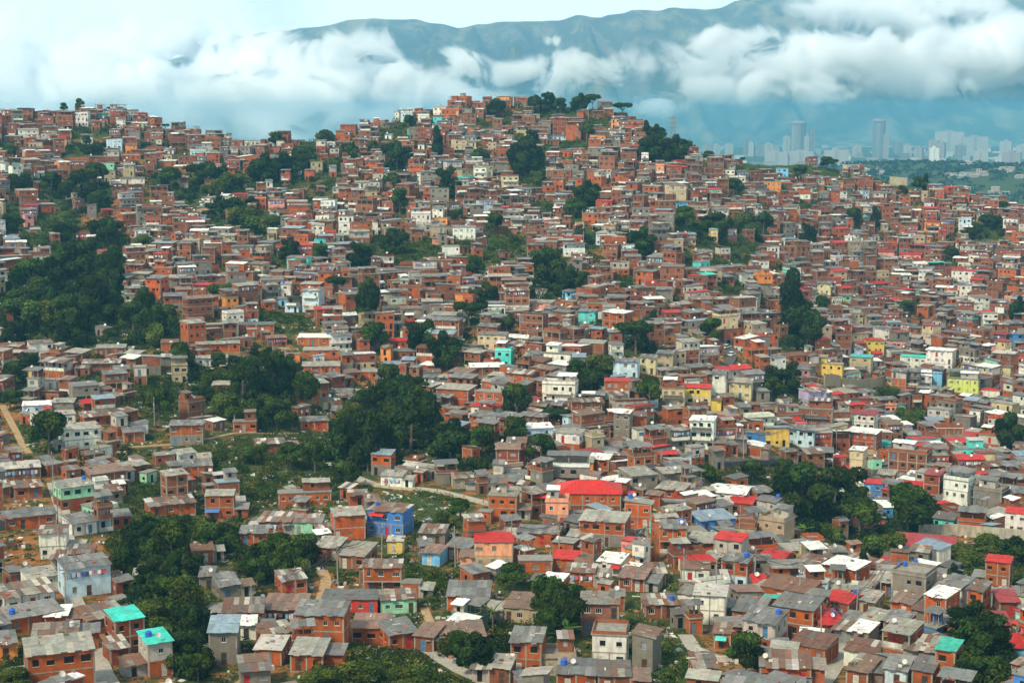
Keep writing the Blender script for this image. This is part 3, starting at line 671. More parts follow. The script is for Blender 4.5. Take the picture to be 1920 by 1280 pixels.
# ------------------------------------------------------------------ houses read off the photo: u v width_px storeys wall roof shape yaw options | short name | label
HERO = '''
1104 968 128 2 brick red hip 0 d=14 rise=4.0 wall2=dull nf=5 aw=red awa=-.38 awb=.02 | big red-hipped house | large brick house under the biggest red hipped roof
942 974 60 2 brick conc flat -8 d=7 nf=3 | square brick block | square two-storey bare brick block beside the big red-hipped house
923 1036 74 1 pink red mono -4 d=5 rise=1.3
925 1066 78 2 salmon red mono -4 d=5 rise=1.1 wall2=beige nf=4 | stepped red-roofed house | salmon house with two stepped red roofs above a beige ground floor
1008 1022 88 1 brick zinc mono -10 d=6 rise=.8 fd=4 nf=4
1128 1024 98 2 brick pale mono -12 d=9 rise=1.0 wall2=cement nf=5 | long pale-roofed brick house | long brick house with pale sloping roof over a grey ground floor
722 1004 84 2 blue old mono -24 d=8 rise=.7 aw=red awz=2 awa=.1 awb=.5 mixw=0 | cobalt blue house | cobalt blue house with a red awning on its front
656 1012 66 2 brick pale mono 8 d=7 rise=1.0 nf=3
741 1038 34 1 yellow old mono -8 d=4 rise=.5 nf=2 | little yellow house | little mustard yellow house with two dark windows
808 1060 44 1 sky#blue brown mono -22 d=6 rise=.7 stilt=1 | pale-awned sky blue cabin | sky blue cabin with brown roof standing on stilts on grass
878 1143 88 1 brick zinc mono -4 d=9 rise=1.6 fd=3 nf=4 | turquoise-doored house | brick house with turquoise door and wide grey sheet roof
977 1168 80 1 beige old mono -14 d=9 rise=1.6 | streaky-roofed shed | low shed with a wide streaky rust and grey sheet roof
1031 1118 52 1 brick white mono -18 d=7 rise=.7 nf=3 | white-roofed brick hut | small brick hut with a bright white roof among bushes
1124 1188 76 2 brown old mono -2 d=6 rise=1.2 nf=3 | rusty-fronted house | house with a front of vertical rusty sheets under grey tin
1142 1253 70 2 white conc parapet -4 d=8 nf=3 mixw=0 | white two-storey block | plain white two-storey block with a flat grey roof
1204 1258 50 2 cement old side -16 d=7 rise=.9 nf=2
1240 1160 70 1 dull old mono 10 d=6 rise=1.0
656 1150 112 1 red zinc mono -8 d=6 rise=.8 fd=3.5 nf=5 | scarlet-walled house | long low house with scarlet painted walls and grey roof
748 1150 72 1 mint old mono 4 d=6 rise=1.0 nf=4 | mint green cottage | low mint green cottage with mottled grey roof
694 1206 78 1 brick brown mono -8 d=8 rise=1.1 nf=4
756 1216 68 1 brick zinc mono 18 d=8 rise=1.1
795 1222 50 1 dull brown mono -20 d=7 rise=.9
868 1222 92 1 brick brown mono 6 d=8 rise=1.2
986 1266 66 2 brick zinc mono -8 d=7 rise=1.1 nf=2
1047 1266 72 1 beige old parapet 4 d=7 nf=3
936 1284 50 1 dull pale mono -12 d=6
1080 1296 80 1 brick zinc mono -4 d=7 nf=4
1152 1300 66 1 dull old mono 2 d=7
717 1115 78 2 brick old mono -6 d=6 rise=.6 stilt=1 open=0 nf=3 | brick house on posts | brick house over an open floor carried on concrete posts
770 1120 38 1 brick conc flat -10 d=4
660 1066 64 1 dull old mono -20 d=11 rise=1.2
734 912 48 1 white pale mono -16 d=6 rise=.8 cloth=1 nf=2 | laundry-hung cabin | white cabin with washing hung across its front beside the walled path
869 916 44 1 beige old mono 8 d=5
940 922 86 1 brick zinc mono -4 d=6 rise=.8 cloth=1 nf=4
1064 916 84 2 cement white terr -4 d=7 open=0 nf=4 | open-floored grey house | grey house with an open pillared floor under a pale roof
1088 886 52 1 orange pale mono -4 d=6
1122 880 46 1 brick white mono -14 d=6
1208 932 66 2 cement pale mono 26 d=10 rise=.9
1255 938 62 1 brick pale mono -18 d=8 rise=.8
1058 1072 52 1 brick red mono -12 d=6 rise=.8
1142 1078 56 1 white white mono -18 d=7 rise=.9 aw=red awa=.6 awb=1.0
1004 1076 66 1 brick conc flat 2 d=5
1087 1098 60 1 brick old mono -6 d=6 rise=.7 cloth=1
1184 1108 58 1 red#brick brown mono -14 d=7 rise=.9
1230 1098 42 1 brick old mono 8 d=6
1261 1038 56 2 brick zinc mono 4 d=6 open=0 nf=3
810 1022 56 1 cement old mono -10 d=7 rise=.9
858 1050 56 1 dull zinc mono -20 d=7 rise=1.0
700 960 30 1 cement old mono 10 d=5
1362 944 84 1 white white gable -14 d=12 rise=1.2 nf=4 | largest white-roofed hall | long hall with the largest bright white roof in the lower rows
1346 996 84 1 blue blue mono 26 d=9 rise=1.0 | blue-grey roofed house | blue house under a long blue-grey sheet roof
1436 980 50 2 brick zinc gable -30 d=7 rise=1.2 nf=2 fd=3 | brick tower house | tall narrow brick house with a grey pitched roof against dark trees
1388 964 52 1 dull red mono -10 d=8 rise=.9
1396 1012 42 1 beige conc parapet -6 d=6
1446 1020 60 2 beige conc parapet -24 d=8 nf=3 wall2=beige | beige flat-topped block | beige flat-topped block with a white side wall and roof clutter
1326 1040 86 1 brick pale mono -12 d=8 rise=.9 nf=4
1364 1060 62 2 brick red mono -18 d=6 rise=.9 nf=2 aw=red awz=1 awa=.1 awb=.5 | red mono-roofed house | brick house with a sloping bright red roof and a red awning
1446 1068 58 1 brick red gable -22 d=8 rise=1.0 nf=3 | red gabled house | brick house with a bright red gabled roof in two sections
1304 1092 58 1 white old mono 2 d=6 rise=.6 nf=4 mixw=0 | low white cottage | low white cottage with a dark door and row of windows
1376 1103 58 2 brick zinc mono -16 d=6 rise=.8 wall2=pale#blue nf=3 | blue-based brick house | brick house whose lower wall is painted pale blue
1508 1080 64 1 brick old mono -26 d=8 rise=1.0 fd=3 nf=3
1622 1082 130 1 dull old mono -30 d=6 rise=.8 fd=4 nf=6 | long weathered house | very long weathered brick building running down towards the trees
1716 1090 54 1 brick white mono -28 d=8 rise=.9 | tank-topped white roof | brick house with a white roof and a blue tank on it
1574 1112 76 2 brick white mono -30 d=7 rise=.9 wall2=white nf=3 | white-based brick house | brick house with a white lower floor and dazzling white roof
1470 1132 108 1 brick old mono -22 d=9 rise=1.2 fd=3 nf=5
1564 1154 72 1 red#brick red gable -26 d=9 rise=1.3 nf=3 | rust-streaked red roof | brick house under a crumpled red roof between grey roofs
1330 1171 64 2 white old mono -4 d=7 rise=.7 nf=4 mixw=0 | white charcoal-roofed house | white house with charcoal roof and four windows beside the grassy slope
1400 1174 66 1 brick zinc mono -14 d=9 rise=1.4 nf=2 fd=3
1486 1196 88 2 brick zinc mono -18 d=8 rise=1.1 nf=5 wall2=dull
1562 1198 60 1 brick red mono 22 d=8 rise=1.2 | red lane-side roof | house with a plain red roof on the concrete lane
1422 1224 76 2 brick zinc mono -20 d=8 rise=1.1 nf=3
1512 1242 84 1 brick old mono -22 d=8 rise=1.2 fd=3 nf=3
1472 1284 100 1 brick old mono 2 d=8 rise=1.2 nf=5 | wide-roofed end house | brick house with a wide mottled roof at the bottom edge
1354 1216 32 1 brick old mono -4 d=5 aw=turquoise | turquoise-awned hut | small brick hut with a turquoise awning below the white cottage row
1324 1284 54 1 dull old mono 10 d=7
1626 1192 50 1 brick pale mono -24 d=8 rise=.9
1676 1194 52 1 brick zinc mono -20 d=7 rise=.9
1610 1212 46 1 cement white mono -22 d=6 rise=.9
1678 1247 66 2 brick pale mono -22 d=8 rise=1.0 open=1 nf=3 | cream-roofed two-storey house | two-storey brick house with a cream roof and shaded balcony floor
1612 1252 70 1 white old mono -14 d=7 rise=.8 | crumbling white house | crumbling white-walled house with patched roof by the lane
1744 1252 66 1 dull old mono -12 d=8 rise=1.0
1770 1284 44 2 brick green mono -14 d=6 rise=.7 | sea-green roofed house | brick house with a narrow sea-green roof at the bottom edge
1678 1288 50 1 pale#blue zinc mono -10 d=7 rise=.9
1728 1290 46 1 brick zinc mono -12 d=7
1606 1290 56 1 dull old mono -20 d=8
1702 1130 76 2 cement pale parapet -18 d=9 nf=3 | grey cement house | broad grey cement house with pale flat roof
1752 1174 54 2 brick white mono -26 d=7 rise=.8 nf=2 | blue-sided brick house | brick house with a clean bluish white roof above the alley
1660 1116 56 1 dull pale mono -20 d=7 rise=.8
1624 1152 42 1 beige pale mono -18 d=6
1782 1152 54 2 white zinc mono -24 d=7 rise=1.0 nf=2
1796 1202 100 1 orange zinc mono -24 d=9 rise=1.3 | wide zinc-roofed barn | orange-walled house under the widest grey zinc roof
1902 1246 50 1 sky#blue red mono 16 d=7 rise=1.0 | sky blue corner house | sky blue house with a plain red roof at the frame's edge
1875 1200 44 1 dull maroon mono 12 d=7
1826 1162 34 2 brick old mono -18 d=6
1690 1156 52 1 brick brown mono -20 d=7 rise=.9
1892 1156 44 1 dull maroon mono 14 d=7
1604 912 30 4 cream white mono -14 d=6 rise=.5 nf=2 mixw=0 | slim cream tower | slim cream four-storey tower beside the big dark trees
1562 908 38 1 brick turquoise mono -16 d=7 rise=.8 | turquoise-roofed annex | brick house with a turquoise roof behind the big dark trees
1700 898 78 3 dull conc parapet -14 d=9 nf=4 | big unfinished block | big unfinished three-storey brick and concrete block
1637 942 38 2 blue red mono -6 d=6 rise=.6 nf=2 | royal blue house | royal blue house with a red roof next to dark trees
1710 930 44 1 dull red mono -8 d=7 rise=1.0
1745 944 34 3 red#brick maroon mono -14 d=6 rise=.6 nf=2
1790 956 54 3 white pale terr -22 d=7 nf=3 | white terrace house | tall white and beige house with a covered roof terrace
1850 958 60 2 cement pale parapet -20 d=8 nf=3
1904 1002 42 2 white red mono -6 d=6 rise=.7 nf=3 | wall-top red roof | white house with red roof above the long grey wall
1768 992 44 1 turquoise old mono -14 d=7 rise=.9
1821 998 52 1 brick conc terr -4 d=6 nf=4
1660 906 36 1 beige pale mono -10 d=6
245 1222 66 2 red#brick turquoise mono 18 d=7 rise=.9 nf=4 mixw=0 | larger turquoise roof | dark brick house with the larger bright turquoise roof
302 1268 56 2 brick turquoise mono 16 d=7 rise=.8 nf=3 | smaller turquoise roof | brick house with the smaller turquoise roof and two blue tanks
226 1246 44 1 red#brick old mono 16 d=6
116 1290 128 2 brick pale mono 4 d=9 rise=.8 nf=6 | broad corner house | broad brick house with a wide pale roof at the bottom edge
104 1224 86 1 brick old mono -4 d=7 rise=1.1 nf=5
106 1184 46 1 brick white mono -10 d=6 rise=.6
70 1182 106 1 brick zinc mono 18 d=7 rise=1.0 nf=4
58 1142 104 1 white old mono 16 d=8 rise=1.2 nf=3
82 1108 64 1 white pale mono 14 d=7 rise=.9
167 1117 92 2 pale#blue zinc mono 14 d=8 rise=1.0 nf=4 mixw=0 cloth=1 | white-blue balcony house | pale blue two-storey house with washing beside the stair lane
100 1048 54 2 white old mono -8 d=6 rise=.7 nf=3
152 1062 52 1 brick old mono -8 d=6
160 1002 58 1 white zinc mono 22 d=8 rise=1.1 | white lane-top house | white house with a crooked grey roof above the stair lane
147 955 70 2 mint pale mono 18 d=8 rise=1.0 wall2=dull nf=4 mixw=0 | sea green balcony house | sea green upper floor house with a blue tank on its roof
58 990 98 1 brick zinc mono 8 d=6 rise=.9 nf=4 | orange earth house | long brick house with grey roof above a bare orange bank
38 898 78 1 dull old mono 4 d=7 cloth=1
54 934 54 1 brick old mono 8 d=6
204 906 80 1 dull brown mono 22 d=9 rise=1.1
208 942 50 1 cement old mono 14 d=6
324 966 94 1 brick old mono 12 d=7 rise=1.0 | earth-roofed cabin | brick cabin with an earth coloured roof under dark trees
412 972 58 2 brick pale mono -6 d=6 rise=.7 nf=2 aw=blue awz=1 awa=0 awb=.5 | blue-tarped house | two-storey brick house with a bright blue tarp on its front
372 893 58 1 brick zinc mono 4 d=7 rise=1.4
476 1022 56 1 brick zinc mono -6 d=6 rise=.8 stilt=1 nf=3 | stilted brick cabin | brick cabin with grey roof on stilts over orange earth
515 1000 70 1 dull old mono -14 d=8 rise=1.2 cloth=1
577 1002 60 1 mint old mono -8 d=7 rise=.9 nf=3 | half mint house | brick house with a mint green half beside a stilted cabin
572 945 104 1 brick conc flat 2 d=5 nf=6 | flat brick row | flat-topped row of bare brick rooms with many windows
381 1056 44 1 dull old mono 4 d=6 rise=.9
270 1108 44 1 brick pale mono -6 d=5
388 1106 30 1 cement zinc mono -6 d=5 rise=1.3
431 1123 48 1 cement zinc mono 14 d=7 rise=1.4
456 1176 82 1 brick old mono -4 d=8 rise=1.3
552 1112 58 1 brick old mono 14 d=7 rise=1.0
532 1170 88 1 dull brown mono -10 d=9 rise=1.2 cloth=1
599 1212 104 2 brick zinc mono -12 d=8 rise=1.1 nf=5 | long two-storey brick house | long two-storey brick house with a wide plain grey roof
419 1246 58 2 cement blue mono -6 d=8 rise=1.3 | blue-tin cabin | grey cabin with bluish tin roof at the forest edge
462 1200 40 1 white white mono -4 d=4
503 1248 60 1 brick old mono -14 d=7 rise=.9
575 1258 72 1 brick pale mono -12 d=8 rise=1.1
612 1050 56 1 brick pale mono -20 d=8 rise=1.1
16 1238 34 1 orange zinc mono 4 d=6
202 1186 88 1 dull old mono 20 d=8 rise=1.2
480 1288 60 1 cement old mono 4 d=7
350 834 66 2 brick zinc mono -6 d=7 rise=.6 wall2=cement nf=3 | three-windowed brick house | brick house with three white windows and grey base
459 809 46 1 brick conc flat -4 d=5
590 806 56 1 brick zinc mono 6 d=6 rise=.8 nf=2 | red-doored cabin | small brick cabin with a red door beside the dirt path
646 786 56 1 dull zinc mono -6 d=7 rise=1.0
70 777 56 1 pale#blue white mono -4 d=6 rise=.6 stilt=1 aw=red awz=1 awa=.7 awb=1 | pale turquoise stilt house | pale turquoise house on stilts with a red cloth
102 797 84 1 white pale mono 8 d=6 rise=.7 nf=4
118 772 44 1 cement pale mono -10 d=6 rise=.8
162 758 54 2 cement zinc mono 12 d=7 rise=.7 open=0
219 734 46 2 dull zinc mono 12 d=6 rise=.6 open=0
78 674 46 2 white brown mono 8 d=6 rise=.6 nf=4 mixw=0 | white four-windowed house | white house with four small windows at the forest edge
208 668 58 1 dull pale mono -6 d=6 rise=.9
398 687 62 1 white pale mono 2 d=5 rise=.5 nf=5 mixw=0 | long low white house | long low white house surrounded by trees
409 660 86 1 brick pale mono 2 d=5 rise=.6 nf=5 | blue-ended brick row | long brick row house with a blue left end
318 658 34 1 brick old mono -4 d=5
476 624 80 1 brick zinc mono -4 d=6 rise=.7 nf=5
588 648 66 1 brick white mono -8 d=8 rise=1.0 nf=3 | pale-roofed terrace corner | brick house with a clean pale roof at the path's end
602 672 72 1 brick pale mono -4 d=6 rise=.8
602 702 76 1 brick pale mono -2 d=8 rise=1.1 nf=4
548 680 30 1 orange conc flat -4 d=5 stilt=1
635 752 52 1 white zinc mono -10 d=7 rise=.7 open=0
184 798 60 1 brick old mono 14 d=7 stilt=1
156 842 76 2 white pale mono 14 d=8 rise=1.0 nf=4
252 828 42 1 brick zinc mono 6 d=6 rise=.8
420 738 48 1 dull pale mono -8 d=5
508 850 60 1 dull old mono 6 d=6 rise=.9
94 730 28 1 white conc flat -20 d=5
190 697 74 1 dull old mono -8 d=6
848 763 74 2 brick pale mono -22 d=10 rise=.8 nf=4 | big pale-roofed brick house | big two-storey brick house with a broad pale roof
700 712 54 1 brick pale hip -8 d=8 rise=1.3
756 673 48 1 dull zinc hip -10 d=8 rise=1.3
744 654 44 1 brick red mono -6 d=6 rise=.6
810 713 38 1 white brown mono 6 d=6 rise=.5 nf=3 mixw=0 | tiny white cottage | tiny white cottage with two bright blue doors on an earth bank
943 688 36 2 turquoise white parapet -14 d=6 nf=3 mixw=0 | turquoise two-storey house | turquoise two-storey house with a white storey on top
915 704 72 1 dull white mono 6 d=7 rise=1.0
1100 613 38 2 turquoise zinc mono -10 d=7 rise=.6 nf=2 mixw=0 | bright turquoise wall | brick house with a tall bright turquoise end wall
1118 598 40 2 brick conc flat -2 d=6 wall2=pale#blue
1010 581 56 1 pink pale mono -16 d=8 rise=.7 nf=3 | pink walled house | low house with pink walls under dark bushes
922 657 60 2 cream zinc mono -12 d=7 rise=.5 nf=5 mixw=0 | long cream house | long cream two-storey house with a grey roof
1047 772 70 3 white conc parapet -10 d=8 nf=5 bal=1 mixw=0 | white ribbon-balcony house | white house with ribbon balconies on three levels
1172 710 52 2 pale#blue zinc mono -10 d=6 rise=.6 nf=4 mixw=0 | pale blue villa | pale blue two-storey villa with a grey roof
1214 702 34 2 cream zinc mono -8 d=6 rise=.5 nf=2
1246 694 34 2 beige zinc mono -8 d=6 rise=.5 nf=2
1165 828 36 3 cement white mono -12 d=6 rise=.5 nf=2 | grey concrete tower house | narrow grey concrete tower house with a white roof
1262 762 46 2 cream pale parapet -4 d=7 bal=1 nf=4
1064 850 54 2 white pale mono -18 d=7 rise=.6 wall2=brick nf=2
1302 760 66 2 yellow red mono -4 d=6 rise=.8 nf=5 wall2=cream | yellow red-roofed house | yellow house under a long red roof strip
1347 748 28 3 white zinc mono -6 d=5 nf=2 | slim white house | slim white three-storey house beside the yellow red-roofed house
1387 748 46 2 cream pale mono -8 d=7 nf=3
1552 710 56 2 yellow conc flat -8 d=6 nf=4 mixw=0 | pale yellow pair | pale yellow two-storey house with a row of windows
1612 708 44 3 beige teal mono -10 d=7 rise=.6 nf=2 | teal roofed house | tall beige house with a teal sheet roof
1760 694 54 3 white white mono -14 d=8 rise=.5 nf=4 mixw=0 | tall white block | tall white block with a white roof and many windows
1711 694 50 2 white turquoise mono -6 d=6 rise=.5 nf=4
1804 750 60 3 lime conc terr -4 d=9 nf=4 | lime green block | large lime green block with an open grey top floor
1854 745 42 1 white red hip -6 d=7 rise=1.1 nf=3 | white red-hipped house | white house with a red hipped roof beside the lime green block
1904 650 26 2 blue zinc mono -6 d=6 nf=2 | bright blue cube | bright blue house near the right frame edge
1684 735 30 3 brick zinc mono -6 d=6 nf=2
1710 735 28 3 cement zinc mono -6 d=6 bal=1 nf=2 | grey balconied house | grey house with balconies standing over the lower valley street
1315 842 50 3 white white mono -8 d=7 rise=.6 bal=1 nf=3 mixw=0 | white balconied villa | white three-storey villa with long balconies and a pale roof
1404 854 52 1 brick white gablex -12 d=8 rise=1.0 | pale gabled house | brick house with a large pale gabled roof
1500 838 54 2 pale#blue zinc mono -4 d=7 nf=4
1614 842 64 2 brick white mono -18 d=8 rise=.9 nf=4 | white-roofed corner house | brick corner house with a large white roof in the middle rows
1854 846 46 2 brick conc parapet -18 d=7 nf=3
1521 798 82 2 dull conc flat -4 d=7 nf=6 bal=1 | long balconied block | long low brick block with a pale concrete balcony
1615 806 54 2 white maroon mono -14 d=7 nf=4
1706 487 42 1 pink red mono -4 d=7 nf=3 mixw=0 | pink red-roofed house | pink house with a red roof on the far right slope
1661 482 32 1 pink maroon mono -4 d=7 nf=2 | maroon-roofed pink house | small pink house with a maroon roof on the far right slope
1806 528 46 2 white red mono -4 d=7 rise=.6 nf=4 mixw=0 | white crimson-roofed house | white two-storey house with crimson roof on the far right slope
1541 553 34 2 cream zinc mono -4 d=6 nf=3 | cream window-row house | cream two-storey house with a row of windows above the tall dark tree
1584 565 26 1 mint zinc mono -4 d=6 | tiny mint house | tiny mint green house up behind the tall dark tree
476 305 78 1 brick white gablex 10 d=14 rise=2.4 nf=3 | white-roofed ridge hall | brick hall with a bright white roof on the saddle
54 262 38 2 white pale mono 4 d=7 nf=3 mixw=0 | white hilltop house | white two-storey house on the far left hilltop
478 263 52 1 white pale flat 2 d=7 nf=6 | long white crest house | long white flat house on the saddle of the ridge
679 352 28 1 white pale mono 2 d=6 nf=3 mixw=0 | small white box house | small white box house with three windows among trees
844 224 36 2 brick conc parapet -4 d=8 nf=4 | square brick crest block | square brick block on the crest of the highest hill
789 424 40 2 white old parapet -4 d=7 nf=4 mixw=0 | white balcony-topped house | white two-storey house with a walled top floor, high on the middle slope
870 450 46 2 white zinc mono -4 d=7 nf=5 mixw=0 | wide white villa | wide white two-storey villa high on the middle slope
1466 334 24 2 sky#blue conc flat -4 d=6 nf=2 | sky blue crest house | sky blue flat house just under the grassy crest
1366 328 24 1 white conc flat -2 d=6 | plain white cube | plain white cube-like house near the grassy crest
1446 360 38 2 orange conc flat -4 d=7 nf=4 | bright orange block | bright orange block below the grassy crest
1046 264 38 1 pale#blue zinc mono -2 d=6 nf=4 | pale blue hilltop cabin | long pale blue cabin below the hilltop trees
596 446 26 2 white pale mono -4 d=6 nf=3 | narrow white house | narrow white house between brick houses left of the middle slope
900 344 28 3 white conc flat -10 d=7 bal=1 nf=2 | stepped white house | narrow white three-storey house with stepped balconies
246 300 36 1 brick white parapet -4 d=8 nf=4 | white-topped brick house | brick house with a white parapet on the far left hill
248 345 48 1 white zinc mono -2 d=6 nf=5 | white five-windowed house | long white house with five windows on the far left slope
342 322 34 1 brick white mono -8 d=8 | white-roofed shed | brick shed with a bright white roof, larger of two neighbours
314 312 34 1 brick white mono -8 d=8
1180 236 60 1 brick conc flat -4 d=7 nf=5 | long brick crest house | long low brick house at the shoulder of the highest hill
536 560 22 2 white pale mono -8 d=6 | white lane house | narrow white two-storey house at the left end of the brick rows
40 520 34 1 turquoise zinc mono -4 d=6 | turquoise woodside cabin | long turquoise cabin above the biggest woods
'''
